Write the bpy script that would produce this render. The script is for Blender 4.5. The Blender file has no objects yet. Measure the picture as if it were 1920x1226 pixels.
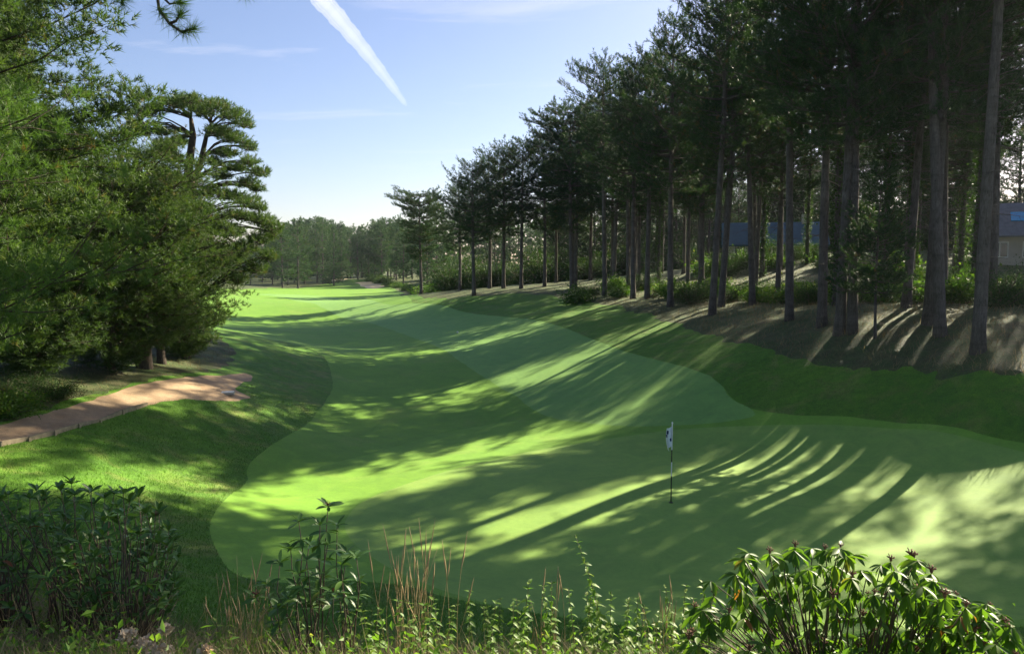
import bpy, math, numpy as np
from mathutils import Matrix, Vector, Euler
R = math.radians
S = bpy.context.scene
C = S.collection

# ------------------------------------------------------------------ camera, sky, sun, exposure
F = 1440.0                      # focal length in photo pixels (1920 wide)
PITCH = math.atan(118 / F)
CAMZ = 6.6
cam = bpy.data.cameras.new('camera'); cam.sensor_width = 36.0; cam.lens = 27.0
cam.clip_start = 0.05; cam.clip_end = 60000
camo = bpy.data.objects.new('camera', cam); C.objects.link(camo)
camo.location = (0, 0, CAMZ); camo.rotation_euler = (math.pi / 2 - PITCH, 0, 0)
S.camera = camo

SUN_AZ, SUN_EL = R(44.5), R(28)   # azimuth clockwise from +Y (view direction) towards +X
sd = Vector((math.sin(SUN_AZ) * math.cos(SUN_EL), math.cos(SUN_AZ) * math.cos(SUN_EL), math.sin(SUN_EL)))
W = bpy.data.worlds.new('World'); S.world = W; W.use_nodes = True
nt = W.node_tree; nt.nodes.clear()
wo = nt.nodes.new('ShaderNodeOutputWorld'); wb = nt.nodes.new('ShaderNodeBackground')
sky = nt.nodes.new('ShaderNodeTexSky'); sky.sky_type = 'NISHITA'; sky.sun_disc = False
sky.sun_elevation = SUN_EL; sky.sun_rotation = SUN_AZ
sky.air_density = 1.0; sky.dust_density = 0.8; sky.ozone_density = 3.0; sky.altitude = 0
wb.inputs['Strength'].default_value = 0.050
# thin high cloud wisps, laid on a flat layer overhead
tc = nt.nodes.new('ShaderNodeTexCoord'); sx = nt.nodes.new('ShaderNodeSeparateXYZ')
nt.links.new(tc.outputs['Generated'], sx.inputs[0])
zc = nt.nodes.new('ShaderNodeMath'); zc.operation = 'MAXIMUM'; zc.inputs[1].default_value = 0.03
nt.links.new(sx.outputs['Z'], zc.inputs[0])
cb = nt.nodes.new('ShaderNodeCombineXYZ')
for a, b in (('X', 0), ('Y', 1)):
    d = nt.nodes.new('ShaderNodeMath'); d.operation = 'DIVIDE'
    nt.links.new(sx.outputs[a], d.inputs[0]); nt.links.new(zc.outputs[0], d.inputs[1]); nt.links.new(d.outputs[0], cb.inputs[b])
mp = nt.nodes.new('ShaderNodeMapping'); mp.inputs['Rotation'].default_value = (0, 0, R(-28)); mp.inputs['Scale'].default_value = (0.55, 1.15, 1)
mp.inputs['Location'].default_value = (1.3, 4.2, 0)
nt.links.new(cb.outputs[0], mp.inputs['Vector'])
nz = nt.nodes.new('ShaderNodeTexNoise'); nz.inputs['Scale'].default_value = 1.1; nz.inputs['Detail'].default_value = 7; nz.inputs['Roughness'].default_value = 0.6
nz.inputs['Distortion'].default_value = 0.5
nt.links.new(mp.outputs[0], nz.inputs['Vector'])
mr = nt.nodes.new('ShaderNodeMapRange'); mr.inputs['From Min'].default_value = 0.56; mr.inputs['From Max'].default_value = 0.86; mr.inputs['To Max'].default_value = 0.55
nt.links.new(nz.outputs['Fac'], mr.inputs['Value'])
mx = nt.nodes.new('ShaderNodeMix'); mx.data_type = 'RGBA'
fz = nt.nodes.new('ShaderNodeMapRange'); fz.inputs['From Min'].default_value = 0.10; fz.inputs['From Max'].default_value = 0.24
nt.links.new(sx.outputs['Z'], fz.inputs['Value'])
fm = nt.nodes.new('ShaderNodeMath'); fm.operation = 'MULTIPLY'; nt.links.new(mr.outputs[0], fm.inputs[0]); nt.links.new(fz.outputs[0], fm.inputs[1])
nt.links.new(fm.outputs[0], mx.inputs['Factor']); tn = nt.nodes.new('ShaderNodeMix'); tn.data_type = 'RGBA'; tn.blend_type = 'MULTIPLY'; tn.inputs['Factor'].default_value = 1; tn.inputs[7].default_value = (1.08, 0.955, 1.0, 1)
nt.links.new(sky.outputs[0], tn.inputs[6]); nt.links.new(tn.outputs[2], mx.inputs[6]); mx.inputs[7].default_value = (7.5, 7.2, 7.4, 1)
nt.links.new(mx.outputs[2], wb.inputs['Color']); nt.links.new(wb.outputs[0], wo.inputs['Surface'])

sl = bpy.data.lights.new('sun', 'SUN'); sl.energy = 5.0; sl.angle = R(0.5); sl.color = (1.0, 0.90, 0.68)
so = bpy.data.objects.new('sun', sl); C.objects.link(so); so.location = (30, 30, 60)
so.rotation_euler = sd.to_track_quat('Z', 'Y').to_euler()
S.view_settings.view_transform = 'Standard'; S.view_settings.look = 'None'
S.view_settings.gamma = 1.0; S.view_settings.use_curve_mapping = False
S.view_settings.exposure = 1.8
S.cycles.use_denoising = True
S.cycles.max_bounces = 8; S.cycles.transparent_max_bounces = 8; S.cycles.volume_bounces = 2

# ------------------------------------------------------------------ helpers
FWD = np.array([0, math.cos(PITCH), -math.sin(PITCH)]); UPV = np.array([0, math.sin(PITCH), math.cos(PITCH)])
def ray(px, py):
    return FWD + np.array([1.0, 0, 0]) * ((px - 960) / F) - UPV * ((py - 613) / F)
def at(px, py, Y):              # the point seen at a photo pixel, Y metres ahead
    d = ray(px, py); return np.array([0, 0, CAMZ]) + d * (Y / d[1])
def nrm(a):
    a = np.asarray(a, float); return a / (np.linalg.norm(a, axis=-1, keepdims=True) + 1e-9)

class MB:                       # collects verts / tris / quads (+ a tone value per vertex)
    def __init__(s): s.V = []; s.T = []; s.Q = []; s.A = []; s.n = 0
    def add(s, V, T=None, Q=None, tone=0.5):
        V = np.asarray(V, float).reshape(-1, 3)
        if T is not None and len(T): s.T.append(np.asarray(T, int).reshape(-1, 3) + s.n)
        if Q is not None and len(Q): s.Q.append(np.asarray(Q, int).reshape(-1, 4) + s.n)
        s.V.append(V); s.A.append(np.broadcast_to(np.asarray(tone, float), (len(V),)).copy()); s.n += len(V)
        return s
    def merge(s, o):
        for a, b, off in ((s.T, o.T, s.n), (s.Q, o.Q, s.n)): b and a.extend(x + off for x in b)
        s.V += o.V; s.A += o.A; s.n += o.n; return s
    def mesh(s, name, mat, smooth=False):
        V = np.concatenate(s.V) if s.V else np.zeros((0, 3)); A = np.concatenate(s.A) if s.A else np.zeros(0)
        T = np.concatenate(s.T) if s.T else np.zeros((0, 3), int); Q = np.concatenate(s.Q) if s.Q else np.zeros((0, 4), int)
        me = bpy.data.meshes.new(name)
        me.vertices.add(len(V)); me.vertices.foreach_set('co', V.astype(np.float32).ravel())
        li = np.concatenate([T.ravel(), Q.ravel()]).astype(np.int32)
        me.loops.add(len(li)); me.loops.foreach_set('vertex_index', li)
        st = np.concatenate([np.arange(len(T)) * 3, len(T) * 3 + np.arange(len(Q)) * 4]).astype(np.int32)
        me.polygons.add(len(st)); me.polygons.foreach_set('loop_start', st)
        me.polygons.foreach_set('use_smooth', np.full(len(st), smooth))
        at_ = me.attributes.new('tone', 'FLOAT', 'POINT'); at_.data.foreach_set('value', A.astype(np.float32))
        for m in (mat if isinstance(mat, (list, tuple)) else [mat]): me.materials.append(m)
        me.update(calc_edges=True); return me

def frames(path):
    t = nrm(np.gradient(path, axis=0)); ref = np.where(np.abs(t[:, 2:3]) > 0.9, np.array([[1.0, 0, 0]]), np.array([[0, 0, 1.0]]))
    a = nrm(np.cross(t, ref)); return a, np.cross(t, a)
def tube(mb, path, rad, n=6, tone=0.5, cap=True, wob=0, rng=None):
    path = np.asarray(path, float); k = len(path); rad = np.broadcast_to(np.asarray(rad, float), (k,))
    a, b = frames(path); th = np.arange(n) * 2 * math.pi / n
    rr = rad[:, None] * np.ones((k, n))
    if wob: rr = rr * (1 + wob * rng.standard_normal((k, n)))
    V = path[:, None, :] + rr[..., None] * (a[:, None, :] * np.cos(th)[None, :, None] + b[:, None, :] * np.sin(th)[None, :, None])
    i = np.arange(k - 1)[:, None] * n; j = np.arange(n)[None, :]; j2 = (j + 1) % n
    Q = np.stack([i + j, i + j2, i + n + j2, i + n + j], -1).reshape(-1, 4)
    V = V.reshape(-1, 3); T = None
    if cap:
        V = np.vstack([V, path[0], path[-1]]); c0, c1 = k * n, k * n + 1; jj = np.arange(n)
        T = np.vstack([np.stack([(jj + 1) % n, jj, np.full(n, c0)], -1), np.stack([(k - 1) * n + jj, (k - 1) * n + (jj + 1) % n, np.full(n, c1)], -1)])
    mb.add(V, T, Q, tone)
def box(mb, lo, hi):
    x0, y0, z0 = lo; x1, y1, z1 = hi
    mb.add([(x0, y0, z0), (x1, y0, z0), (x1, y1, z0), (x0, y1, z0), (x0, y0, z1), (x1, y0, z1), (x1, y1, z1), (x0, y1, z1)],
           None, [(0, 3, 2, 1), (4, 5, 6, 7), (0, 1, 5, 4), (1, 2, 6, 5), (2, 3, 7, 6), (3, 0, 4, 7)])
def obj(name, me, parent=None, loc=None, M=None):
    o = bpy.data.objects.new(name, me); C.objects.link(o)
    if parent is not None: o.parent = parent
    if loc is not None: o.location = loc
    if M is not None: o.matrix_basis = M
    return o
def tag(o, label=None, cat=None, group=None, kind=None):
    for k, v in (('label', label), ('category', cat), ('group', group), ('kind', kind)):
        if v: o[k] = v
    return o
def thing(name, loc, label, cat, group=None, rot=(0, 0, 0), sc=1.0):
    o = obj(name, None, loc=loc); o.rotation_euler = rot; o.scale = (sc, sc, sc) if np.isscalar(sc) else sc
    o.empty_display_size = 0.2; return tag(o, label, cat, group)

# ------------------------------------------------------------------ materials
def newmat(name):
    m = bpy.data.materials.new(name); m.use_nodes = True; t = m.node_tree; t.nodes.clear()
    return m, t, t.nodes.new('ShaderNodeOutputMaterial')
def ramp(t, src, stops):
    r = t.nodes.new('ShaderNodeValToRGB'); e = r.color_ramp.elements
    while len(e) < len(stops): e.new(0.5)
    for i, (p, c) in enumerate(stops): e[i].position = p; e[i].color = (*c, 1)
    t.links.new(src, r.inputs['Fac']); return r.outputs['Color']
def noise(t, scale, detail=4, rough=0.55, vec=None, dist=0):
    n = t.nodes.new('ShaderNodeTexNoise'); n.inputs['Scale'].default_value = scale; n.inputs['Detail'].default_value = detail
    n.inputs['Roughness'].default_value = rough; n.inputs['Distortion'].default_value = dist
    if vec is None:
        g = t.nodes.new('ShaderNodeTexCoord'); vec = g.outputs['Object']
    t.links.new(vec, n.inputs['Vector']); return n.outputs['Fac']
def mixc(t, f, a, b, blend='MIX'):
    m = t.nodes.new('ShaderNodeMix'); m.data_type = 'RGBA'; m.blend_type = blend
    for s, v in ((m.inputs['Factor'], f), (m.inputs[6], a), (m.inputs[7], b)):
        if hasattr(v, 'links'): t.links.new(v, s)
        elif isinstance(v, (int, float)): s.default_value = v
        else: s.default_value = (*v, 1)
    return m.outputs[2]
def bump(t, h, strength, dist=0.02):
    b = t.nodes.new('ShaderNodeBump'); b.inputs['Strength'].default_value = strength; b.inputs['Distance'].default_value = dist
    t.links.new(h, b.inputs['Height']); return b.outputs['Normal']
def principled(t, out, col, rough=0.7, spec=0.3, normal=None, sheen=0, metallic=0):
    p = t.nodes.new('ShaderNodeBsdfPrincipled')
    if hasattr(col, 'links'): t.links.new(col, p.inputs['Base Color'])
    else: p.inputs['Base Color'].default_value = (*col, 1)
    p.inputs['Roughness'].default_value = rough; p.inputs['Specular IOR Level'].default_value = spec; p.inputs['Metallic'].default_value = metallic
    p.inputs['Sheen Weight'].default_value = sheen
    if normal is not None: t.links.new(normal, p.inputs['Normal'])
    if out is not None: t.links.new(p.outputs[0], out.inputs['Surface'])
    return p
def plain(name, col, rough=0.6, spec=0.3, var=0.15, scale=8, metallic=0):
    m, t, o = newmat(name); n = noise(t, scale, 4)
    c = ramp(t, n, [(0.3, tuple(x * (1 - var) for x in col)), (0.7, tuple(min(1, x * (1 + var)) for x in col))])
    principled(t, o, c, rough, spec, bump(t, n, 0.15), metallic=metallic); return m
def leafmat(name, stops, trans=0.35, rough=0.55, spec=0.18, tcol=None):
    m, t, o = newmat(name); a = t.nodes.new('ShaderNodeAttribute'); a.attribute_name = 'tone'
    oi = t.nodes.new('ShaderNodeObjectInfo')
    ad = t.nodes.new('ShaderNodeMath'); ad.operation = 'MULTIPLY_ADD'; ad.inputs[1].default_value = 0.22; 
    t.links.new(oi.outputs['Random'], ad.inputs[0]); 
    sb = t.nodes.new('ShaderNodeMath'); sb.operation = 'SUBTRACT'; sb.inputs[1].default_value = 0.11
    t.links.new(a.outputs['Fac'], sb.inputs[0]); t.links.new(sb.outputs[0], ad.inputs[2])
    c = ramp(t, ad.outputs[0], stops); p = principled(t, None, c, rough, spec)
    tr = t.nodes.new('ShaderNodeBsdfTranslucent')
    tc_ = mixc(t, 1.0, c, tcol or (1.25, 1.35, 0.55), 'MULTIPLY'); t.links.new(tc_, tr.inputs['Color'])
    mx_ = t.nodes.new('ShaderNodeMixShader'); mx_.inputs['Fac'].default_value = trans
    t.links.new(p.outputs[0], mx_.inputs[1]); t.links.new(tr.outputs[0], mx_.inputs[2]); t.links.new(mx_.outputs[0], o.inputs['Surface'])
    return m
def turf(name, a, b, dry, dry_amt, big=0.25, fine=70, bstr=0.25, bd=0.02, rough=0.75, spec=0.25, sheen=0.0, grain=0.25):
    m, t, o = newmat(name)
    c = ramp(t, noise(t, big, 5, 0.6), [(0.35, a), (0.65, b)])
    dm = ramp(t, noise(t, big * 2.3, 7, 0.65, dist=0.6), [(0.62 - dry_amt, (0, 0, 0)), (0.82 - dry_amt * 0.6, (1, 1, 1))])
    c = mixc(t, dm, c, dry)
    f = noise(t, fine, 3, 0.7); mid = noise(t, fine * 0.12, 5, 0.7); blot = noise(t, 0.9, 6, 0.7, dist=0.8)
    g = ramp(t, f, [(0.3, (1 - grain,) * 3), (0.7, (1 + grain,) * 3)])
    c = mixc(t, 1.0, c, g, 'MULTIPLY')
    g2 = ramp(t, mid, [(0.3, (1 - grain * 0.6,) * 3), (0.7, (1 + grain * 0.6,) * 3)])
    c = mixc(t, 1.0, c, g2, 'MULTIPLY')
    c = mixc(t, 1.0, c, ramp(t, blot, [(0.3, (0.84, 0.87, 0.9)), (0.7, (1.16, 1.12, 1.05))]), 'MULTIPLY')
    ad = t.nodes.new('ShaderNodeMath'); ad.operation = 'MULTIPLY_ADD'; ad.inputs[1].default_value = 1.5
    t.links.new(mid, ad.inputs[0]); t.links.new(f, ad.inputs[2])
    principled(t, o, c, rough, spec, bump(t, ad.outputs[0], bstr, bd), sheen); return m

M = {}
M['green'] = turf('putting_green_turf', (0.195, 0.330, 0.058), (0.220, 0.360, 0.065), (0.25, 0.37, 0.07), 0.12, 0.22, 90, 0.12, 0.01, grain=0.10)
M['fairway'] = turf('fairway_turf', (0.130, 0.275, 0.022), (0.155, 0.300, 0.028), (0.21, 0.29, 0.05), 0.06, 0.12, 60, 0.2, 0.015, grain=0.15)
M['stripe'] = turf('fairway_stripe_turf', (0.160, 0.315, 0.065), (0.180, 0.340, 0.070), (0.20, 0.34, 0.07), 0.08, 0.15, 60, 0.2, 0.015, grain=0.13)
M['fringe'] = turf('fringe_turf', (0.15, 0.305, 0.028), (0.175, 0.335, 0.034), (0.21, 0.33, 0.05), 0.08, 0.2, 70, 0.18, 0.015, grain=0.15)
M['rough'] = turf('rough_turf', (0.070, 0.180, 0.010), (0.100, 0.215, 0.014), (0.18, 0.20, 0.05), 0.12, 0.35, 28, 0.7, 0.05, grain=0.4)
M['floor'] = turf('woodland_floor_litter', (0.10, 0.09, 0.042), (0.075, 0.085, 0.03), (0.055, 0.10, 0.022), 0.25, 0.4, 22, 0.9, 0.08, grain=0.45)
M['bank'] = turf('bank_soil', (0.07, 0.085, 0.025), (0.10, 0.085, 0.045), (0.14, 0.11, 0.06), 0.15, 0.8, 25, 0.8, 0.05, grain=0.45)
M['path'] = turf('sandy_path', (0.34, 0.235, 0.145), (0.40, 0.28, 0.175), (0.29, 0.19, 0.11), 0.12, 0.6, 40, 0.5, 0.03, grain=0.2)
M['sand'] = turf('bunker_sand', (0.46, 0.37, 0.24), (0.5, 0.42, 0.29), (0.36, 0.31, 0.17), 0.1, 0.3, 20, 0.4, 0.03, grain=0.15)
def barkmat(name, c0, c1, c2):
    m, t, o = newmat(name); g = t.nodes.new('ShaderNodeTexCoord'); mp_ = t.nodes.new('ShaderNodeMapping'); mp_.inputs['Scale'].default_value = (1, 1, 0.16)
    t.links.new(g.outputs['Object'], mp_.inputs['Vector']); n1 = noise(t, 16, 7, 0.7, mp_.outputs[0], 1.2); n2 = noise(t, 1.6, 4, 0.6)
    mp2 = t.nodes.new('ShaderNodeMapping'); mp2.inputs['Scale'].default_value = (0.15, 0.15, 2.0); t.links.new(g.outputs['Object'], mp2.inputs['Vector']); n3 = noise(t, 2.2, 2, 0.5, mp2.outputs[0])
    c = ramp(t, n1, [(0.28, c0), (0.48, c1), (0.72, c2)])
    c = mixc(t, 1.0, c, ramp(t, n2, [(0.3, (0.75, 0.72, 0.7)), (0.7, (1.2, 1.2, 1.22))]), 'MULTIPLY'); c = mixc(t, 1.0, c, ramp(t, n3, [(0.36, (0.82, 0.82, 0.82)), (0.46, (1, 1, 1))]), 'MULTIPLY')
    principled(t, o, c, 0.9, 0.2, bump(t, n1, 0.9, 0.04)); return m
M['bark'] = barkmat('pine_bark', (0.032, 0.028, 0.027), (0.095, 0.080, 0.072), (0.15, 0.13, 0.12))
M['bark_d'] = barkmat('dark_pine_bark', (0.03, 0.024, 0.02), (0.075, 0.058, 0.045), (0.12, 0.09, 0.07))
M['needle'] = leafmat('pine_needles', [(0.0, (0.016, 0.040, 0.016)), (0.45, (0.028, 0.062, 0.022)), (0.8, (0.045, 0.085, 0.028)), (0.93, (0.07, 0.10, 0.03)), (1.0, (0.13, 0.085, 0.04))], 0.28)
M['needle_l'] = leafmat('bright_pine_needles', [(0.0, (0.050, 0.105, 0.026)), (0.45, (0.085, 0.160, 0.036)), (0.8, (0.120, 0.20, 0.046)), (0.94, (0.16, 0.17, 0.05)), (1.0, (0.20, 0.12, 0.05))], 0.45)
M['needle_m'] = leafmat('mid_pine_needles', [(0.0, (0.032, 0.064, 0.022)), (0.45, (0.056, 0.100, 0.030)), (0.8, (0.085, 0.135, 0.038)), (0.94, (0.10, 0.13, 0.045)), (1.0, (0.12, 0.11, 0.045))], 0.35)
M['shrub_d'] = leafmat('dark_shrub_leaves', [(0.0, (0.018, 0.045, 0.012)), (0.5, (0.030, 0.066, 0.016)), (0.85, (0.055, 0.10, 0.022)), (1.0, (0.09, 0.11, 0.035))], 0.3)
M['needle_f'] = leafmat('distant_pine_needles', [(0.0, (0.026, 0.064, 0.030)), (0.45, (0.042, 0.092, 0.040)), (0.8, (0.066, 0.12, 0.045)), (1.0, (0.10, 0.12, 0.045))], 0.3)
M['shrub'] = leafmat('shrub_leaves', [(0.0, (0.035, 0.085, 0.015)), (0.5, (0.06, 0.13, 0.02)), (0.85, (0.11, 0.18, 0.03)), (1.0, (0.17, 0.16, 0.05))], 0.4)
M['ivy'] = leafmat('ivy_leaves', [(0.0, (0.022, 0.05, 0.010)), (0.6, (0.04, 0.085, 0.016)), (1.0, (0.07, 0.11, 0.025))], 0.3)
M['rhodo'] = leafmat('rhododendron_leaf', [(0.0, (0.045, 0.115, 0.022)), (0.5, (0.07, 0.155, 0.03)), (0.85, (0.11, 0.20, 0.04)), (0.97, (0.15, 0.12, 0.03)), (1.0, (0.22, 0.08, 0.03))], 0.28, 0.38, 0.35)
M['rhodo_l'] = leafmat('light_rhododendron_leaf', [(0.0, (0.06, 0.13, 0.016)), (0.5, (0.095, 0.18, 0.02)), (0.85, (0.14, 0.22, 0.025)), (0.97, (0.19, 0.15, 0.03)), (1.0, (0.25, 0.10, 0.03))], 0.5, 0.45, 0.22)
M['nettle'] = leafmat('nettle_leaf', [(0.0, (0.08, 0.17, 0.02)), (0.5, (0.12, 0.23, 0.03)), (0.85, (0.19, 0.28, 0.05)), (1.0, (0.27, 0.27, 0.08))], 0.45, 0.5, 0.25)
M['grassblade'] = leafmat('grass_blade', [(0.0, (0.055, 0.15, 0.012)), (0.5, (0.085, 0.20, 0.02)), (0.85, (0.13, 0.23, 0.035)), (1.0, (0.25, 0.22, 0.09))], 0.4, 0.5, 0.2)
M['drygrass'] = leafmat('dry_grass_blade', [(0.0, (0.10, 0.13, 0.035)), (0.35, (0.20, 0.16, 0.08)), (0.8, (0.31, 0.24, 0.13)), (1.0, (0.38, 0.31, 0.19))], 0.35, 0.6, 0.2, (1.1, 1.05, 0.8))
M['stem'] = plain('plant_stem', (0.10, 0.10, 0.04), 0.6)
M['twig'] = plain('rhododendron_twig', (0.10, 0.075, 0.05), 0.8)
M['straw'] = plain('straw_stalk', (0.36, 0.26, 0.13), 0.6)
M['bud'] = plain('dried_flower_bud', (0.16, 0.075, 0.045), 0.8)
M['cream'] = plain('dried_cream_flower', (0.55, 0.42, 0.26), 0.8)

# ------------------------------------------------------------------ terrain
ctl = []
def cp(px, py, Y): p = at(px, py, Y); ctl.append(tuple(p))
for a in [(1834, 660, 26), (1763, 629, 30), (1641, 633, 31), (1574, 625, 33), (1480, 601, 38), (1335, 590, 47), (1257, 573, 56), (1187, 558, 66),
          (1134, 553, 72), (944, 540, 95), (889, 553, 88), (790, 551, 105), (858, 624, 62), (1150, 645, 45), (1000, 690, 43), (1350, 740, 32),
          (1500, 800, 28), (1700, 800, 26), (1900, 830, 23), (1600, 690, 30), (1800, 720, 26.5), (1258, 943, 21), (650, 970, 20.2),
          (900, 1120, 14.9), (1000, 780, 34.5), (600, 900, 24.2), (450, 905, 23.2), (0, 830, 19), (150, 795, 21.5), (275, 760, 26), (420, 735, 30),
          (270, 690, 31), (400, 612, 52), (450, 640, 42), (620, 700, 42), (600, 650, 57), (500, 560, 130), (620, 600, 90), (700, 550, 160),
          (600, 535, 200), (660, 523, 290), (430, 538, 185), (445, 576, 100), (0, 880, 17), (400, 980, 18), (390, 1050, 15.8), (860, 585, 80), (300, 600, 70),
          (1500, 950, 20.5), (1700, 1000, 18.5), (1900, 960, 19), (1000, 900, 23.5), (800, 880, 25), (760, 800, 33), (560, 800, 31), (300, 850, 22.5), (760, 560, 135), (740, 537, 190)]:
    cp(*a)
ctl += [(0, -3, 5.1), (0, 2.0, 4.95), (-4, 4, 4.2), (4, 4, 4.1), (0, 5, 3.7), (1.5, 7.2, 2.5), (-3, 7.5, 2.6), (1, 10, 1.1), (-3.5, 10.5, 1.2), (5, 7.2, 2.5), (8, 7, 2.9), (9, 10, 1.2), (6, 10, 1.0),
        (-7, 9, 3.0), (-9, 5, 4.3), (-10, 12, 2.3), (-14, 14, 2.4), (15, 5, 4.5), (16, 12, 1.6), (13, 14, 0.5), (27, 24, 4.0), (30, 10, 4.5), (30, 45, 4.2), (36, 60, 6.0), (27, 84, 7.2), (45, 60, 6.4), (20, 60, 4.2), (15, 85, 4.4), (8, 110, 4.2),
        (70, 80, 7.5), (70, 20, 6), (40, 120, 6.5), (-30, 20, 2.8), (-30, 40, 3.0), (-60, 60, 3.2), (-60, 150, 3), (-60, 10, 3.2), (-40, -20, 4), (40, -20, 5.5), (0, -25, 5.5), (60, 170, 6),
        (0, 160, 3.2), (-22, 240, 3.2), (-95, 230, 2.2), (-120, 350, 4), (0, 400, 5), (120, 350, 8), (160, 150, 8), (-160, 150, 4), (-160, 0, 4), (160, 0, 6), (-200, 400, 6), (220, 400, 10), (-60, 300, 1.2), (-30, 300, 2.5)]
ctl = np.array(ctl)
def _phi(r2): return 0.5 * r2 * np.log(r2 + 1e-9)
def _fit(P, lam):
    n = len(P); d2 = ((P[:, None, :2] - P[None, :, :2]) ** 2).sum(-1); A = np.zeros((n + 3, n + 3))
    A[:n, :n] = _phi(d2) + np.eye(n) * lam; A[:n, n] = 1; A[:n, n + 1:] = P[:, :2]; A[n, :n] = 1; A[n + 1:, :n] = P[:, :2].T
    return np.linalg.solve(A, np.r_[P[:, 2], 0, 0, 0])
_w = _fit(ctl, 6.0)
def hgt(x, y):
    x = np.asarray(x, float); y = np.asarray(y, float); sh = np.broadcast(x, y).shape; x = np.broadcast_to(x, sh).ravel(); y = np.broadcast_to(y, sh).ravel()
    out = np.empty(len(x))
    for s in range(0, len(x), 20000):
        xs, ys = x[s:s + 20000], y[s:s + 20000]
        d2 = (xs[:, None] - ctl[None, :, 0]) ** 2 + (ys[:, None] - ctl[None, :, 1]) ** 2
        out[s:s + 20000] = _phi(d2) @ _w[:-3] + _w[-3] + _w[-2] * xs + _w[-1] * ys
    return out.reshape(sh)
def ground(px, py, ymin=11.0, ymax=420.0):      # where the sight line through a photo pixel meets the ground
    Y = np.geomspace(ymin, ymax, 1500); d = ray(px, py); P = np.array([0, 0, CAMZ]) + d[None] * (Y / d[1])[:, None]
    below = P[:, 2] < hgt(P[:, 0], P[:, 1]); i = int(np.argmax(below)) if below.any() else len(Y) - 1
    return P[i, :2]
def smooth_poly(pts, k=6):
    p = np.array(pts, float); n = len(p); out = []
    for i in range(n):
        a, b, c, d = p[i - 1], p[i], p[(i + 1) % n], p[(i + 2) % n]
        for t in np.arange(k) / k:
            out.append(0.5 * (2 * b + (c - a) * t + (2 * a - 5 * b + 4 * c - d) * t * t + (3 * b - a - 3 * c + d) * t ** 3))
    return np.array(out)
def sdf(poly, x, y):
    sh = x.shape; p = np.stack([x.ravel(), y.ravel()], -1); best = np.full(len(p), 1e18); ins = np.zeros(len(p), bool)
    for i in range(len(poly)):
        a, b = poly[i], poly[(i + 1) % len(poly)]; ab = b - a; t = np.clip(((p - a) @ ab) / (ab @ ab + 1e-12), 0, 1)
        d = p - a - t[:, None] * ab; best = np.minimum(best, (d * d).sum(1))
        if a[1] != b[1]:
            c = (a[1] > p[:, 1]) != (b[1] > p[:, 1]); ins ^= c & (p[:, 0] < a[0] + (p[:, 1] - a[1]) * ab[0] / ab[1])
    return (np.sqrt(best) * np.where(ins, -1, 1)).reshape(sh)
G = lambda L: [tuple(ground(*a)) for a in L]
z_green = smooth_poly(G([(650, 1000), (656, 962), (700, 930), (800, 895), (900, 868), (1000, 845), (1130, 824), (1260, 807), (1400, 799), (1540, 796), (1700, 806), (1830, 825), (1990, 862)])
                      + [(16.5, 20), (16, 17), (12.5, 14.3), (8, 13.2), (4, 13.3)] + G([(1000, 1148), (880, 1122), (780, 1087), (700, 1047)]))
fair_right = [(775, 570), (860, 582), (1000, 600), (1090, 628), (1160, 655), (1240, 677), (1310, 697), (1350, 722), (1372, 750), (1410, 768), (1480, 778)]
z_fair = smooth_poly(G([(400, 546), (500, 544), (600, 542), (690, 541), (745, 548)] + fair_right + [(1600, 784), (1750, 797), (1920, 833)])
                     + [(17.3, 20), (16.6, 16.6), (12.8, 13.8), (8, 12.9), (3, 13.2)] + G([(880, 1128), (760, 1098), (640, 1088), (520, 1092), (440, 1075), (404, 1024), (394, 985), (420, 940), (462, 905), (470, 868), (548, 812), (610, 753), (624, 705), (600, 664), (540, 642), (470, 628), (400, 608), (340, 590)]))
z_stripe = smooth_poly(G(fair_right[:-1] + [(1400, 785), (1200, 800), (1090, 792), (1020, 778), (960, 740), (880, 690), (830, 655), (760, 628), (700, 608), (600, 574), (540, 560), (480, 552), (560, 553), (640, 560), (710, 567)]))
z_fringe = smooth_poly(G([(380, 1010), (394, 960), (450, 905), (560, 882), (680, 855), (820, 815), (960, 790), (1100, 785), (1300, 770), (1500, 770), (1700, 780), (1990, 840)]) + [(19, 20), (18, 15), (12, 12), (4, 12.3)] + G([(800, 1130), (640, 1120), (420, 1100)]))
z_path = smooth_poly(G([(-150, 832), (0, 797), (100, 771), (180, 746), (260, 722), (340, 708), (420, 703), (460, 700), (475, 712), (440, 728), (470, 748), (420, 752), (340, 749), (275, 760), (180, 789), (100, 813), (0, 834), (-150, 872)]))
z_floor = smooth_poly([(-220, 190), (-110, 192)] + G([(400, 538), (470, 542), (560, 540)]) + G([(622, 531), (640, 526), (660, 524), (690, 525), (715, 531), (740, 541), (790, 555), (900, 556), (960, 550), (1030, 556), (1130, 569), (1250, 601), (1330, 628), (1450, 662), (1560, 684), (1700, 696), (1800, 700), (1930, 712), (2200, 745)])
                      + [(28, 19), (36, 15), (50, 13), (90, 11), (220, 8), (240, 420), (-240, 420)], 5)
z_left = smooth_poly([(-120, 30), (-70, 26), (-35, 23), (-22, 21)] + G([(-200, 800), (-60, 800), (60, 772), (150, 748), (250, 716), (330, 702), (395, 692), (432, 670), (428, 645), (400, 625), (330, 605)]) + [(-45, 70), (-120, 80)])
z_bank = smooth_poly([(-9, -14), (-8.5, 5), (-6.5, 9), (-3, 10.3), (2, 11.6), (7, 11.4), (11, 11), (16, 9), (40, 10), (60, -14)])
z_sand1 = smooth_poly(G([(690, 541), (676, 536), (672, 530), (700, 528), (716, 534), (712, 540)]))
z_sand2 = smooth_poly(G([(612, 529), (640, 527), (648, 524), (632, 523), (616, 525)]))
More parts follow.
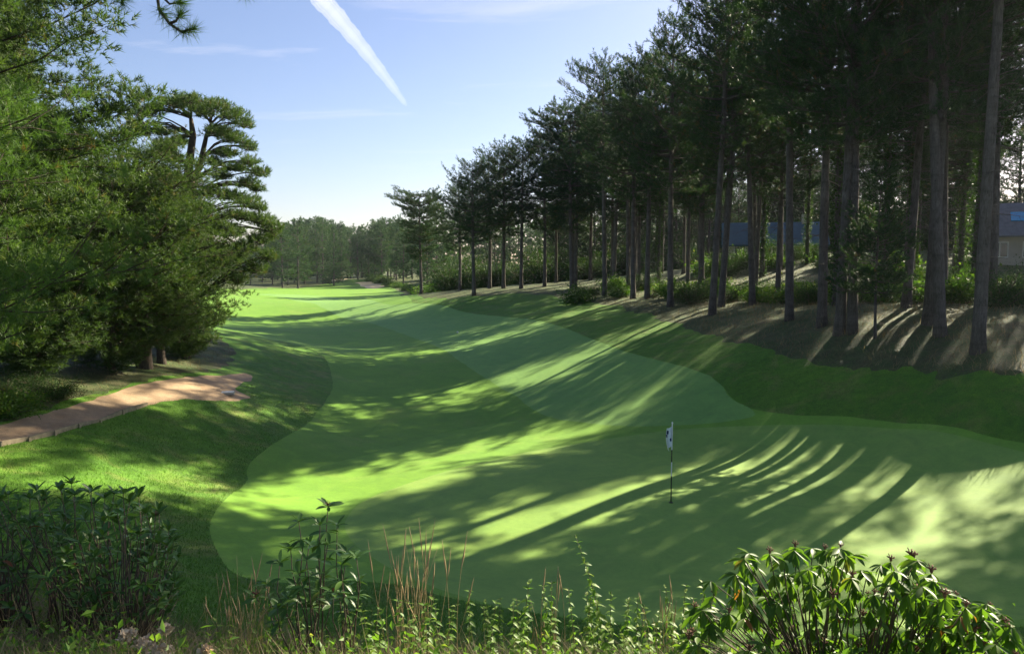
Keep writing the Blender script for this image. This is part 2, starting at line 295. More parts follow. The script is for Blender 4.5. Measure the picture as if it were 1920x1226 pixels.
zones = [('bunker', z_sand1, 'sand'), ('bunker', z_sand2, 'sand'), ('putting_green', z_green, 'green'), ('path', z_path, 'path'), ('fairway', z_stripe, 'stripe'), ('FR', None, 'fringe'), ('fairway', z_fair, 'fairway'),
         ('bank', z_bank, 'bank'), ('woodland_floor', z_floor, 'floor'), ('woodland_floor', z_left, 'floor')]
def graded(lo, hi, d0, d1, step, r):
    a = list(np.arange(lo, hi + 1e-6, step)); s = step
    while a[-1] < d1: s *= r; a.append(a[-1] + s)
    s = step
    while a[0] > d0: s *= r; a.insert(0, a[0] - s)
    return np.array(a)
gx = graded(-22, 22, -300, 300, 0.27, 1.06); gy = graded(2, 42, -40, 470, 0.27, 1.03)
XX, YY = np.meshgrid(gx, gy)
SD = []
for nm, pl_, mt in zones:
    if nm == 'FR': SD.append(np.maximum(sdf(z_fringe, XX, YY), SD_fair := sdf(z_fair, XX, YY)))
    elif pl_ is z_fair: SD.append(SD_fair)
    else: SD.append(sdf(pl_, XX, YY))
def vnoise(x, y, sc, seed=0):
    x = np.asarray(x, float) / sc + 1000; y = np.asarray(y, float) / sc + 1000; i = np.floor(x).astype(np.int64); j = np.floor(y).astype(np.int64); u = x - i; v = y - j; u = u * u * (3 - 2 * u); v = v * v * (3 - 2 * v)
    h = lambda a, b: (((a * 374761393 + b * 668265263 + seed * 974634777) ^ (a * b * 1274126177 % 2147483647)) % 10007) / 10007.0 - 0.5
    return (h(i, j) * (1 - u) + h(i + 1, j) * u) * (1 - v) + (h(i, j + 1) * (1 - u) + h(i + 1, j + 1) * u) * v
wob_ = {'putting_green': 0.03, 'fairway': 0.08, 'FR': 0.05, 'path': 0.2, 'woodland_floor': 0.5, 'bank': 0.8, 'bunker': 0.5}
for k in range(len(zones)):
    SD[k] = SD[k] + wob_[zones[k][0]] * (vnoise(XX, YY, 0.55, k) + 0.9 * vnoise(XX, YY, 1.9, k + 7)) * np.clip(YY / 30, 0.6, 4)
SD = np.stack(SD, -1)
def und(x, y):
    return 0.035 * np.sin(x * 1.7 + np.sin(y * 0.9) * 1.3) * np.sin(y * 1.45 + 0.7 * np.sin(x)) + 0.02 * np.sin(x * 4.1 + y * 2.3) * np.sin(y * 3.7 - x * 1.1)
def hfull(x, y, sdmown=None):
    w = np.clip((np.minimum.reduce([sdf(z_fair, np.atleast_1d(x), np.atleast_1d(y))]) if sdmown is None else sdmown) / 1.5, 0, 1)
    return hgt(x, y) + und(x, y) * w
HH = hfull(XX, YY, np.minimum(SD_fair, sdf(z_path, XX, YY)))
ny, nx = XX.shape
FLAT = np.concatenate([XX[..., None], YY[..., None], HH[..., None], SD], -1).reshape(-1, 3 + len(zones))
idx = np.arange(ny * nx).reshape(ny, nx)
CELL = np.stack([idx[:-1, :-1], idx[:-1, 1:], idx[1:, 1:], idx[1:, :-1]], -1).reshape(-1, 4)
zid = np.full(len(CELL), -1); mixed = np.zeros(len(CELL), bool)
for k in range(len(zones)):
    v = FLAT[:, 3 + k][CELL]; allin = (v < 0).all(1); anyin = (v < 0).any(1)
    free = (zid < 0) & ~mixed
    zid[free & allin] = k; mixed |= free & anyin & ~allin
polys = {k: [] for k in range(-1, len(zones))}
def clip(poly, k, keep_in):
    out = []
    for i in range(len(poly)):
        a, b = poly[i], poly[(i + 1) % len(poly)]; va, vb = a[3 + k], b[3 + k]; ia, ib = (va < 0) == keep_in, (vb < 0) == keep_in
        if ia: out.append(a)
        if ia != ib: out.append(a + (b - a) * (va / (va - vb)))
    return out
for ci in np.nonzero(mixed)[0]:
    rest = [FLAT[j] for j in CELL[ci]]
    for k in range(len(zones)):
        if len(rest) < 3: break
        vs = [p[3 + k] < 0 for p in rest]
        if not any(vs): continue
        if all(vs): polys[k].append(rest); rest = []; break
        ins = clip(rest, k, True); rest = clip(rest, k, False)
        if len(ins) >= 3: polys[k].append(ins)
    if len(rest) >= 3: polys[-1].append(rest)
for k in range(-1, len(zones)):
    mb = MB(); cells = CELL[(zid == k) & ~mixed] if k >= 0 else CELL[(zid < 0) & ~mixed]
    used, inv = np.unique(cells, return_inverse=True)
    keymap = {}; V = [FLAT[used, :3]]; n = len(used)
    for i in used: pass
    ptab = {tuple(np.round(FLAT[i, :2], 4)): j for j, i in enumerate(used)}
    T = []; extra = []
    for p in polys[k]:
        ids = []
        for q in p:
            key = (round(q[0], 4), round(q[1], 4))
            if key not in ptab: ptab[key] = n; n += 1; extra.append(q[:3])
            ids.append(ptab[key])
        for j in range(1, len(ids) - 1):
            if len({ids[0], ids[j], ids[j + 1]}) == 3: T.append((ids[0], ids[j], ids[j + 1]))
    if extra: V.append(np.array(extra))
    mb.add(np.concatenate(V), T, inv.reshape(-1, 4))
    nm = 'rough_ground' if k < 0 else ('fringe' if zones[k][0] == 'FR' else zones[k][0])
    tag(obj(nm, mb.mesh(nm, M['rough' if k < 0 else zones[k][2]], True)), kind='structure')
def Z(x, y): return float(hfull(np.array([x]), np.array([y]))[0])

# ------------------------------------------------------------------ trees
def needles(mb, P, D, k, ln, wd, rng, spread=0.55, shoot=0.2):
    n = len(P)
    if n == 0: return
    P = np.asarray(P); D = nrm(D); tone = rng.beta(2.2, 2.2, n) * 0.92; tone[rng.random(n) < 0.02] = 1.0
    d = nrm(D[:, None, :] * 0.75 + rng.standard_normal((n, k, 3)) * spread)
    base = P[:, None, :] + D[:, None, :] * (rng.random((n, k, 1)) - 0.15) * shoot
    L = ln * rng.uniform(0.7, 1.15, (n, k, 1)); side = nrm(np.cross(d, rng.standard_normal((n, k, 3)))) * (wd * 0.5)
    V = np.stack([base - side, base + side, base + d * L], 2).reshape(-1, 3)
    mb.add(V, np.arange(n * k * 3).reshape(-1, 3), None, np.repeat(tone, k * 3))
def limb_path(p0, az, el, L, rng, n=6, curve=0.25, droop=0.0):
    d = np.array([math.cos(az) * math.cos(el), math.sin(az) * math.cos(el), math.sin(el)]); t = np.linspace(0, 1, n)[:, None]
    side = np.array([-math.sin(az), math.cos(az), 0]) * rng.uniform(-0.15, 0.15)
    return p0 + d * L * t + np.array([0, 0, 1.0]) * L * (curve * t ** 2 - droop * t * (1.4 - t)) + side * L * t ** 2 + rng.standard_normal((n, 3)) * 0.012 * L * t
def twigs(path, L, rng, br, P, D, per=0.28, s0=0.3, tl=(0.3, 1.0), gap=0.15, tr=0.012, up=0.35, tufts=True, jit=0.05, upb=0.35):
    n = len(path); cnt = max(3, int(L * (1 - s0) / per))
    for i in range(cnt + 2):
        s = s0 + (1 - s0) * (i + rng.random() * 0.8) / (cnt + 1); s = min(s, 0.995); f = s * (n - 1); a = int(f); a = min(a, n - 2)
        p = path[a] + (path[a + 1] - path[a]) * (f - a); t = nrm(path[a + 1] - path[a])
        lat = nrm(np.cross(t, [0, 0, 1.0])) * (1 if i % 2 else -1)
        d = nrm(t * rng.uniform(0.4, 1.0) + lat * rng.uniform(0.3, 1.0) * (1.0 if i < cnt else 0.2) + np.array([0, 0, 1]) * rng.uniform(-0.15, up * 1.6) + rng.standard_normal(3) * 0.12)
        l = min(tl[1], max(tl[0], (0.30 + 0.3 * (1 - s)) * L)) * rng.uniform(0.6, 1.15)
        tip = p + d * l + np.array([0, 0, up * 0.25 * l]); mid = p + d * l * 0.5
        tube(br, np.stack([p, mid, tip]), np.array([tr, tr * 0.7, tr * 0.35]), 3, cap=False)
        if tufts:
            m = max(2, int(l / gap)); q = np.linspace(0.3, 1.0, m)[:, None]
            pts = p + (mid - p) * np.minimum(q * 2, 1) + (tip - mid) * np.maximum(q * 2 - 1, 0) + rng.standard_normal((m, 3)) * jit * (0.4 + l)
            P.append(pts); D.append(nrm(d + np.array([0, 0, upb]) + rng.standard_normal((m, 3)) * 0.35))
def make_pine(seed, H=17, cb=0.45, Rm=2.6, r0=0.21, whorl=0.62, nl=5, k=14, ln=0.2, wd=0.03, prof='mature', per=0.22, gap=0.12, stubs=14, bend=0.15, mats=('bark', 'needle'), ivy=0, tl=(0.3, 1.0), side=10, lr=0.019, jit=0.05, spread=0.55, rise=45, shoot=0.2, upb=0.35, clump=None):
    rng = np.random.default_rng(seed); tr, br, cr = MB(), MB(), MB(); P, D = [], []
    n = 26; t = np.linspace(0, 1, n); ph = rng.uniform(0, 6.28, 4)
    axis = np.stack([bend * (np.sin(t * 2.4 + ph[0]) - math.sin(ph[0])), bend * (np.sin(t * 2.1 + ph[1]) - math.sin(ph[1])), t * H], -1)
    rad = r0 * (1 - 0.62 * t) * np.where(t > 0.7, 1 - 0.75 * (t - 0.7) / 0.3, 1) + r0 * 0.42 * np.exp(-t * H / 0.35); axis[0, 2] = -0.5
    tube(tr, axis, rad, side, wob=0.035, rng=rng)
    A = lambda z: np.array([np.interp(z, axis[:, 2], axis[:, 0]), np.interp(z, axis[:, 2], axis[:, 1]), z])
    z = cb * H; az = rng.uniform(0, 6)
    while z < H * 0.985:
        u = max(0.0, (z / H - cb) / (1 - cb))
        if prof == 'mature': f = (0.55 + 0.45 * min(1, u / 0.25)) * math.sqrt(max(0.03, 1 - u ** 2.2))
        elif prof == 'cone': f = (0.9 + 0.1 * min(1, u / 0.1)) * (1 - u) ** 0.75 + 0.12
        elif prof == 'skirt': f = float(np.interp(u, [0, 0.15, 0.4, 0.62, 1], [0.8, 1.0, 0.85, 0.25, 0.12]))
        elif prof == 'flat': f = (0.35 + 0.65 * u) * (1 if u < 0.85 else math.sqrt(max(0.05, 1 - ((u - 0.85) / 0.15) ** 2)))
        else: f = math.sqrt(max(0.05, 1 - (2 * u - 1) ** 2)) * 0.9 + 0.15
        for j in range(nl):
            if rng.random() < 0.12: continue
            a = az + j * 6.283 / nl + rng.uniform(-0.35, 0.35); L = Rm * f * rng.uniform(0.6, 1.2)
            el = R(-8 + rise * u ** 1.5) + rng.uniform(-0.15, 0.2)
            lp = limb_path(A(z + rng.uniform(-0.15, 0.15)), a, el, L, rng, 6, rng.uniform(0.08, 0.3))
            rr = max(0.012, lr * L); tube(br, lp, np.linspace(rr, rr * 0.3, 6), 5, cap=False)
            twigs(lp, L, rng, br, P, D, per, 0.22, tl, gap, jit=jit, upb=upb)
        z += whorl * rng.uniform(0.75, 1.25); az += 2.4
    for i in range(stubs):
        zz = rng.uniform(min(0.14, cb), cb + 0.05) * H; L = rng.uniform(0.3, 1.7)
        lp = limb_path(A(zz), rng.uniform(0, 6.28), R(rng.uniform(-20, 20)), L, rng, 5, -0.12); tube(br, lp, np.linspace(0.022, 0.006, 5), 4, cap=False)
        if L > 0.9: twigs(lp, L, rng, br, P, D, 0.4, 0.4, (0.2, 0.5), 0.3, 0.006, 0.1, tufts=False)
    P = np.concatenate(P); D = np.concatenate(D)
    if clump:
        u = rng.standard_normal((len(P), clump[0], 3)) * [1, 1, clump[2] if len(clump) > 2 else 0.65]; u = u / np.maximum(1, np.linalg.norm(u, axis=-1, keepdims=True) / 1.5); D = nrm(0.35 * D[:, None, :] + 0.8 * nrm(u) + [0, 0, 0.45]).reshape(-1, 3); P = (P[:, None, :] + u * clump[1] * rng.uniform(0.7, 1.3, (len(P), 1, 1))).reshape(-1, 3)
    needles(cr, P, D, k, ln, wd, rng, spread, shoot)
    tr.merge(br)
    out = dict(trunk=tr.mesh('trunk', M[mats[0]], True), crown=cr.mesh('crown', M[mats[1]]), P=P, r0=r0, H=H)
    if ivy:
        iv = MB(); m = 2600; zz = rng.random(m) ** 0.8 * H * ivy; th = rng.uniform(0, 6.28, m); r = np.interp(zz / H, t, rad) + 0.03 + rng.exponential(0.09, m)
        c = np.stack([np.interp(zz, axis[:, 2], axis[:, 0]) + r * np.cos(th), np.interp(zz, axis[:, 2], axis[:, 1]) + r * np.sin(th), zz], -1)
        leaves(iv, c, np.stack([np.cos(th), np.sin(th), np.full(m, 0.5)], -1), 0.13, 0.11, rng); out['ivy'] = iv.mesh('ivy', M['ivy'])
    return out
def leaves(mb, P, D, L, Wd, rng):               # small folded leaf: two triangles
    n = len(P); d = nrm(np.asarray(D) * 0.4 + rng.standard_normal((n, 3)) * 0.7); s = nrm(np.cross(d, rng.standard_normal((n, 3)))); nn = np.cross(d, s)
    sc = rng.uniform(0.6, 1.25, (n, 1)); tip = P + d * L * sc; mid = P + d * L * sc * 0.45
    V = np.stack([P, mid + s * Wd * 0.5 * sc + nn * 0.12 * L, tip, mid - s * Wd * 0.5 * sc + nn * 0.12 * L], 1).reshape(-1, 3); i = np.arange(n)[:, None] * 4
    mb.add(V, np.concatenate([i + [0, 1, 2], i + [0, 2, 3]]), None, np.repeat(rng.beta(2, 2, n), 4))
def place(var, name, x, y, label, group=None, cat='tree', h=None, rz=0.0, lean=(0, 0), wide=1.0):
    sc = (h / var['H']) if h else 1.0
    t = thing(name, (x, y, Z(x, y) - 0.03), label, cat, group, (lean[1], lean[0], rz), (sc * wide, sc * wide, sc))
    for part in ('trunk', 'crown', 'ivy'):
        if part in var: obj(part, var[part], t)
    return t
ORD = ['first', 'second', 'third', 'fourth', 'fifth', 'sixth', 'seventh', 'eighth', 'ninth', 'tenth', 'eleventh', 'twelfth', 'thirteenth', 'fourteenth', 'fifteenth', 'sixteenth', 'seventeenth', 'eighteenth', 'nineteenth', 'twentieth',
       'twenty-first', 'twenty-second', 'twenty-third', 'twenty-fourth', 'twenty-fifth', 'twenty-sixth', 'twenty-seventh', 'twenty-eighth', 'twenty-ninth', 'thirtieth'] + ['%dth' % k for k in range(31, 99)]
FR = [make_pine(100 + i, H=17.5, cb=c, Rm=r, r0=q, prof='mature', nl=6, k=15, gap=0.135, jit=0.06, shoot=0.22, upb=0.55) for i, (c, r, q) in enumerate([(0.42, 3.2, 0.20), (0.50, 3.0, 0.19), (0.38, 3.7, 0.21), (0.54, 3.0, 0.20), (0.42, 3.6, 0.22)])]
TL = make_pine(120, H=22, cb=0.58, Rm=3.3, r0=0.23, nl=6, k=14, stubs=22)
YG = make_pine(121, H=8, cb=0.28, Rm=1.6, r0=0.07, whorl=0.35, prof='cone', k=16, stubs=4)
IV = make_pine(122, H=17.5, cb=0.48, Rm=2.7, r0=0.2, k=14, ivy=0.6)
LO = [make_pine(125 + i, H=15, cb=0.10, Rm=2.9, r0=0.18, whorl=0.6, prof=p, k=13, ln=0.24, wd=0.045, per=0.28, gap=0.16, stubs=3) for i, p in enumerate(('cone', 'round'))]
UM = make_pine(123, H=17.5, cb=0.34, Rm=4.2, r0=0.24, whorl=0.7, nl=8, prof='flat', rise=14, per=0.18, k=18, stubs=10)
prng = np.random.default_rng(5)
# front row along the crest of the right-hand bank: base pixel, variant, height, lean
front = [(790, 551, 'U', 13.6, 0), (862, 545, 4, 14, 0), (889, 554, 2, 14.8, 4), (918, 541, 4, 16, 0), (944, 541, 2, 17, 2), (977, 541, 4, 17.5, 0), (1021, 538, 2, 18, 0), (1079, 540, 0, 19.5, 0), (1134, 555, 1, 21.5, 2), (1187, 560, 2, 19.5, -3),
         (1213, 560, 4, 19.5, 4), (1257, 575, 0, 20, 6), (1335, 590, 1, 20.5, 18), (1352, 576, 3, 20, 30), (1411, 572, 4, 20, 40), (1480, 602, 'T', 19.5, 22), (1541, 611, 'T', 19.5, 10), (1574, 627, 3, 19.5, 4),
         (1598, 625, 2, 19, 30), (1641, 635, 'Y', 7, 0), (1742, 607, 3, 20, 25), (1763, 631, 'T', 21, 55), (1834, 661, 'T', 21.5, 28)]
fvar = 'U2422123103010TT001Y4TT'; frot = [1.9, 0.3, 4.1, 0.3, 1.9, 1.9, 0.3, 1.9, 4.1, 4.1, 4.1, 4.1, 0.3, 0.3, 1.9, 1.9, 4.1, 1.9, 1.9, 0.3, 0.3, 1.9, 0.3]
spots = []; fpx = []
for i, (px, py, v, h, ln_) in enumerate(front):
    v = fvar[i] if not fvar[i].isdigit() else int(fvar[i])
    x, y = ground(px, py); var = {'U': UM, 'Y': YG, 'T': TL}.get(v) or FR[v]
    lab = {'U': 'lone flat-topped pine where the bank meets the far fairway', 'Y': 'thin young pine with low dark foliage between the taller trunks'}.get(v) or \
        ('thick bare grey pine trunk at the far right edge of the picture' if i == len(front) - 1 else 'tall bare-trunked pine, %s trunk from the left along the front of the right bank' % ORD[i])
    place(var, 'pine_tree', x, y, lab, 'pines along the front of the right bank', h=h, rz=frot[i], lean=(ln_ / 500.0 - (px - 960) / 17573.0, 0), wide=1.2 if px < 1000 else 1.0)
    spots.append((x, y)); fpx.append(px)
# the wood behind them
def ok(x, y, dmin): return all((x - a) ** 2 + (y - b) ** 2 > dmin ** 2 for a, b in spots)
wood = [('I', 30.41, 52.22, 17.9, 0.94, 0.02),
        ('0', 36.08, 47.58, 16.5, 1.46, 0.02),
        ('I', 23.39, 38.93, 17.7, 2.76, -0.03),
        ('I', 25.53, 48.93, 16.2, 2.06, 0.02),
        ('T', 20.65, 36.76, 18.4, 1.78, 0.02),
        ('4', 15.50, 99.67, 18.4, 3.33, 0.02),
        ('3', 18.01, 56.94, 17.1, 2.29, -0.01),
        ('4', 32.40, 56.37, 18.3, 5.09, 0.01),
        ('2', 19.76, 81.77, 15.6, 0.29, 0.00),
        ('3', 31.72, 74.68, 16.1, 5.52, 0.02),
        ('I', 22.82, 47.04, 16.5, 5.82, -0.02),
        ('1', 15.60, 68.27, 16.2, 5.60, -0.01),
        ('4', 5.70, 99.42, 16.2, 0.57, -0.02),
        ('4', 21.49, 34.38, 16.8, 1.69, 0.01),
        ('1', 24.97, 59.04, 15.9, 1.30, 0.02),
        ('I', 14.36, 75.61, 16.0, 3.54, -0.03),
        ('3', 30.85, 35.87, 15.8, 2.79, 0.02),
        ('0', 19.48, 87.46, 17.8, 2.05, -0.01),
        ('1', 26.89, 39.43, 20.0, 2.23, -0.00),
        ('3', 32.91, 62.53, 16.4, 3.43, 0.02),
        ('0', 23.87, 75.50, 18.0, 3.49, 0.02),
        ('2', 7.75, 97.60, 16.7, 0.61, -0.00),
        ('U', 15.90, 64.57, 19.0, 1.52, -0.01),
        ('0', 14.41, 87.73, 18.1, 1.06, -0.02),
        ('0', 28.17, 50.90, 15.6, 0.48, 0.00),
        ('1', 17.98, 35.00, 18.4, 0.04, 0.01),
        ('1', 25.34, 72.62, 16.8, 2.03, 0.01),
        ('0', 18.78, 54.26, 16.8, 5.07, 0.00),
        ('T', 18.58, 67.44, 19.3, 2.67, -0.03),
        ('4', 35.81, 37.98, 19.9, 4.71, -0.03),
        ('1', 11.48, 75.90, 19.2, 2.16, 0.02),
        ('I', 17.57, 41.52, 19.7, 3.01, -0.00),
        ('2', 12.75, 97.79, 19.6, 0.67, -0.02),
        ('2', 19.14, 98.71, 19.6, 2.21, -0.02),
        ('2', 33.46, 34.59, 17.3, 0.38, -0.01),
        ('2', 33.95, 66.28, 15.8, 3.51, 0.00),
        ('I', 14.73, 84.40, 16.4, 5.28, -0.00),
        ('1', 25.09, 98.62, 15.8, 1.16, -0.03),
        ('U', 6.72, 85.72, 19.9, 0.54, -0.03),
        ('I', 22.76, 70.05, 18.2, 2.88, -0.02),
        ('4', 10.79, 81.72, 18.4, 0.11, 0.01),
        ('T', 17.30, 90.40, 16.9, 2.53, 0.03),
        ('U', 15.72, 96.38, 18.7, 4.45, 0.02),
        ('3', 10.04, 98.61, 19.7, 2.66, 0.01),
        ('T', 14.56, 90.88, 19.8, 0.85, 0.00),
        ('I', 28.20, 73.67, 16.6, 0.62, -0.01)]      # variant, x, y, height, turn, lean
spots += [(w[1], w[2]) for w in wood]; tries = 0; nwood = len(wood)
while len(wood) < nwood + 44 and tries < 9000:          # low-branched trees further back
    tries += 1; y = prng.uniform(34, 130); x = prng.uniform(14, 85)
    xc = np.interp(y, [24, 26, 31, 38, 47, 56, 66, 72, 88, 95, 105, 120], [19, 17, 15.5, 15.5, 14.6, 13.5, 12.6, 11.5, 3, 5, 0, 1]); pxx = 960 + F * x / y
    if x < xc + 26 or x > xc + 58 or (1362 < pxx < 1405 and 45 < y < 92) or (76 < y < 98 and 20 < x < 38) or (52 < y < 72 and 34 < x < 54) or not ok(x, y, 2.5): continue
    spots.append((x, y)); wood.append(('L%d' % int(prng.integers(0, 2)), x, y, prng.uniform(12, 16), prng.uniform(0, 6.28), prng.uniform(-0.03, 0.03)))
for px in np.arange(1040, 1480, 19):
    y = prng.uniform(112, 135); wood.append(('L%d' % int(prng.integers(0, 2)), (px - 960) / F * y, y, prng.uniform(11, 15), prng.uniform(0, 6.28), 0.0))
rank = {}
for v, x, y, h, rz, le in sorted(wood, key=lambda w: w[2]):
    var = {'T': TL, 'U': UM, 'I': IV, 'L0': LO[0], 'L1': LO[1]}.get(v) or FR[int(v)]
    g = int(np.searchsorted(fpx, 960 + F * x / y)); r_ = rank[g] = rank.get(g, 0) + 1
    where = 'left of the first front trunk' if g == 0 else 'beyond the right-edge trunk' if g >= len(fpx) else 'between the %s and %s front trunks' % (ORD[g - 1], ORD[g])
    place(var, 'pine_tree', x, y, '%s in the right wood %s, %s nearest there' % ({'L': 'low-branched pine', 'I': 'ivy-clad pine'}.get(v[0], 'dark pine'), where, ORD[r_ - 1]), 'pines in the right-hand wood', h=h, rz=rz, lean=(le, 0))

# left-hand trees
L1 = make_pine(140, H=8.2, cb=0.27, Rm=4.7, lr=0.006, jit=0.10, rise=22, shoot=0.1, clump=(7, 0.12), r0=0.22, whorl=0.42, prof='skirt', nl=7, k=20, ln=0.14, wd=0.0078, per=0.2, gap=0.34, stubs=0, mats=('bark_d', 'needle_l'), tl=(0.35, 1.1))
L2 = make_pine(141, H=18, cb=0.10, Rm=4.6, lr=0.010, jit=0.05, rise=20, shoot=0.12, clump=(24, 0.25, 0.4), r0=0.27, whorl=0.6, prof='mature', nl=6, k=10, ln=0.19, wd=0.028, per=0.62, gap=0.8, stubs=0, mats=('bark_d', 'needle_m'), tl=(0.4, 1.1))
L4 = make_pine(142, H=9.5, cb=0.14, Rm=3.0, r0=0.27, whorl=0.4, jit=0.09, rise=30, shoot=0.12, clump=(7, 0.16), prof='round', nl=7, k=14, ln=0.15, wd=0.018, per=0.26, gap=0.4, stubs=2, mats=('bark_d', 'needle_m'))
L5 = make_pine(143, H=6, cb=0.05, Rm=2.1, r0=0.1, whorl=0.36, jit=0.09, rise=30, shoot=0.12, clump=(7, 0.16), prof='round', nl=7, k=14, ln=0.15, wd=0.018, per=0.26, gap=0.4, stubs=0, mats=('bark_d', 'needle_m'))
near = place(L1, 'near_pine_tree', -9.4, 8.4, 'bright long-needled pine close by, its boughs filling the left edge', None, rz=0.6)
place(L2, 'pine_tree', -15.1, 19.8, 'very tall conical pine towering out of the top left corner', 'left-hand pines', h=18, rz=1.0)
place(L2, 'pine_tree', -19.5, 27.5, 'broad bushy pine behind the tall one at the left edge', 'left-hand pines', h=15, rz=3.4)
place(L2, 'pine_tree', -16.5, 26.5, 'mid-sized pine filling the gap between the tall and flat-topped left pines', 'left-hand pines', h=9.0, rz=5.0, wide=1.1)
x, y = ground(270, 690); place(L4, 'pine_tree', x, y, 'dark dense low pine with thick trunk above the bend in the path', 'left-hand pines', h=8.4, rz=0.3, wide=1.15)
x, y = ground(303, 681); place(L4, 'pine_tree', x, y, 'slim-stemmed dark pine beside the thick trunk above the path', 'left-hand pines', h=7.4, rz=2.5, wide=0.8)
x, y = ground(352, 672); place(L5, 'pine_tree', x, y, 'small dark pine at the right end of the left-hand trees', 'left-hand pines', h=6.4, rz=1.1)
x, y = ground(205, 690); place(L5, 'pine_tree', x, y, 'bushy pine left of the thick trunk, branches hanging low', 'left-hand pines', h=7.0, rz=4.0, wide=1.2)
x, y = ground(70, 705); place(L5, 'pine_tree', x, y, 'low spreading pine above the left end of the path', 'left-hand pines', h=6.0, rz=2.0, wide=1.3)
# overhanging bough of the near pine, at the top of the picture
rng = np.random.default_rng(31); mb, nd = MB(), MB(); o0 = np.array([-9.4, 8.4, Z(-9.4, 8.4) - 0.03])
main = np.array([(-9.4, 8.4, 9.9), (-6.8, 7.8, 10.4), (-5, 7.2, 10.3), (-3.6, 6.7, 9.7), at(292, -35, 6.3), at(298, 18, 6.2), at(318, 45, 6.15), at(340, 60, 6.1), at(362, 55, 6.05)])
br2 = [np.array([main[3], at(215, -60, 6.6), at(224, -20, 6.5), at(230, 6, 6.45)]), np.array([main[4], at(305, -5, 6.2), at(318, 8, 6.2), at(336, 6, 6.2)]), np.array([main[2], at(420, -120, 6.5), at(448, -50, 6.4), at(458, -14, 6.4)]),
       np.array([main[6], at(330, 40, 6.1), at(336, 30, 6.1)])]
tube(mb, main, [0.06, 0.05, 0.04, 0.03, 0.016, 0.012, 0.011, 0.010, 0.008], 6)
PP, DD = [], []
def shoot(a, b, m):
    q = np.linspace(0, 1, m)[:, None]; PP.append(a + (b - a) * q); DD.append(np.repeat((b - a)[None], m, 0))
for p in br2: tube(mb, p, np.linspace(0.014, 0.006, len(p)), 5)
shoot(main[5] - (main[6] - main[5]) * 0.1, main[5] + (main[6] - main[5]) * 0.4, 5); shoot(main[7] + (main[7] - main[6]) * 0.1, main[8], 7); shoot(main[6], main[7], 3)
for p in br2: shoot(p[-2] + (p[-1] - p[-2]) * 0.35, p[-1], 6)
needles(nd, np.concatenate(PP), np.concatenate(DD), 26, 0.125, 0.0042, rng, 0.62, 0.03)
for m_ in (mb, nd): m_.V = [v - o0 for v in m_.V]
bo = obj('bough', mb.mesh('bough', M['bark_d'], True), near); near.rotation_euler = (0, 0, 0); obj('needles', nd.mesh('needles', M['needle_l']), bo)

# the flat-topped pine built up from layered foliage pads
rng = np.random.default_rng(77); YP = 37.0
bx, by = at(352, 640, YP)[:2]; o0 = np.array([bx, by, Z(bx, by)])
stemA = np.array([o0 + [0, 0, -0.4], o0 + [0.1, 0, 2.0], at(350, 430, YP), at(356, 368, YP), at(354, 313, YP), at(362, 254, YP), at(358, 222, YP)])
stemB = np.array([at(356, 372, YP), at(366, 337, YP + 0.3), at(378, 297, YP + 0.5), at(387, 255, YP + 0.6), at(395, 232, YP + 0.6)])
tr, cr = MB(), MB(); tube(tr, stemA, [0.42, 0.36, 0.30, 0.27, 0.2, 0.15, 0.08], 10, wob=0.03, rng=rng); tube(tr, stemB, [0.2, 0.17, 0.14, 0.1, 0.05], 8)
zp = [(680, 545, 55, 26), (740, 535, 70, 30), (830, 505, 85, 32), (930, 488, 85, 30), (1030, 515, 90, 36), (1110, 555, 85, 38), (1175, 600, 45, 24), (960, 540, 80, 25), (690, 630, 80, 28), (780, 640, 50, 15), (640, 600, 40, 22),
      (1040, 635, 85, 28), (1120, 670, 80, 28), (1190, 710, 45, 24), (1100, 740, 70, 20), (1200, 780, 50, 28), (860, 685, 60, 18), (800, 735, 70, 24), (770, 690, 50, 20), (850, 770, 60, 22), (1020, 780, 50, 18), (1130, 812, 65, 20), (1235, 830, 55, 24),
      (1060, 850, 50, 20), (1180, 880, 60, 26), (1225, 910, 40, 20), (1000, 930, 70, 28), (1085, 940, 80, 28), (1180, 970, 75, 28), (1250, 1000, 40, 22), (1150, 1040, 80, 30), (1240, 1060, 80, 36), (1310, 1110, 45, 38), (1250, 1150, 60, 38), (1180, 1190, 60, 38),
      (1290, 1090, 60, 30), (1100, 1110, 80, 35), (1290, 1230, 50, 34), (1220, 1290, 60, 40), (1120, 1240, 70, 40), (760, 830, 70, 30), (830, 860, 70, 30), (900, 930, 60, 35), (940, 1010, 90, 45), (1020, 1090, 90, 45), (1040, 1200, 80, 50), (1140, 1340, 60, 40), (960, 1180, 90, 50)]
P, D = [], []
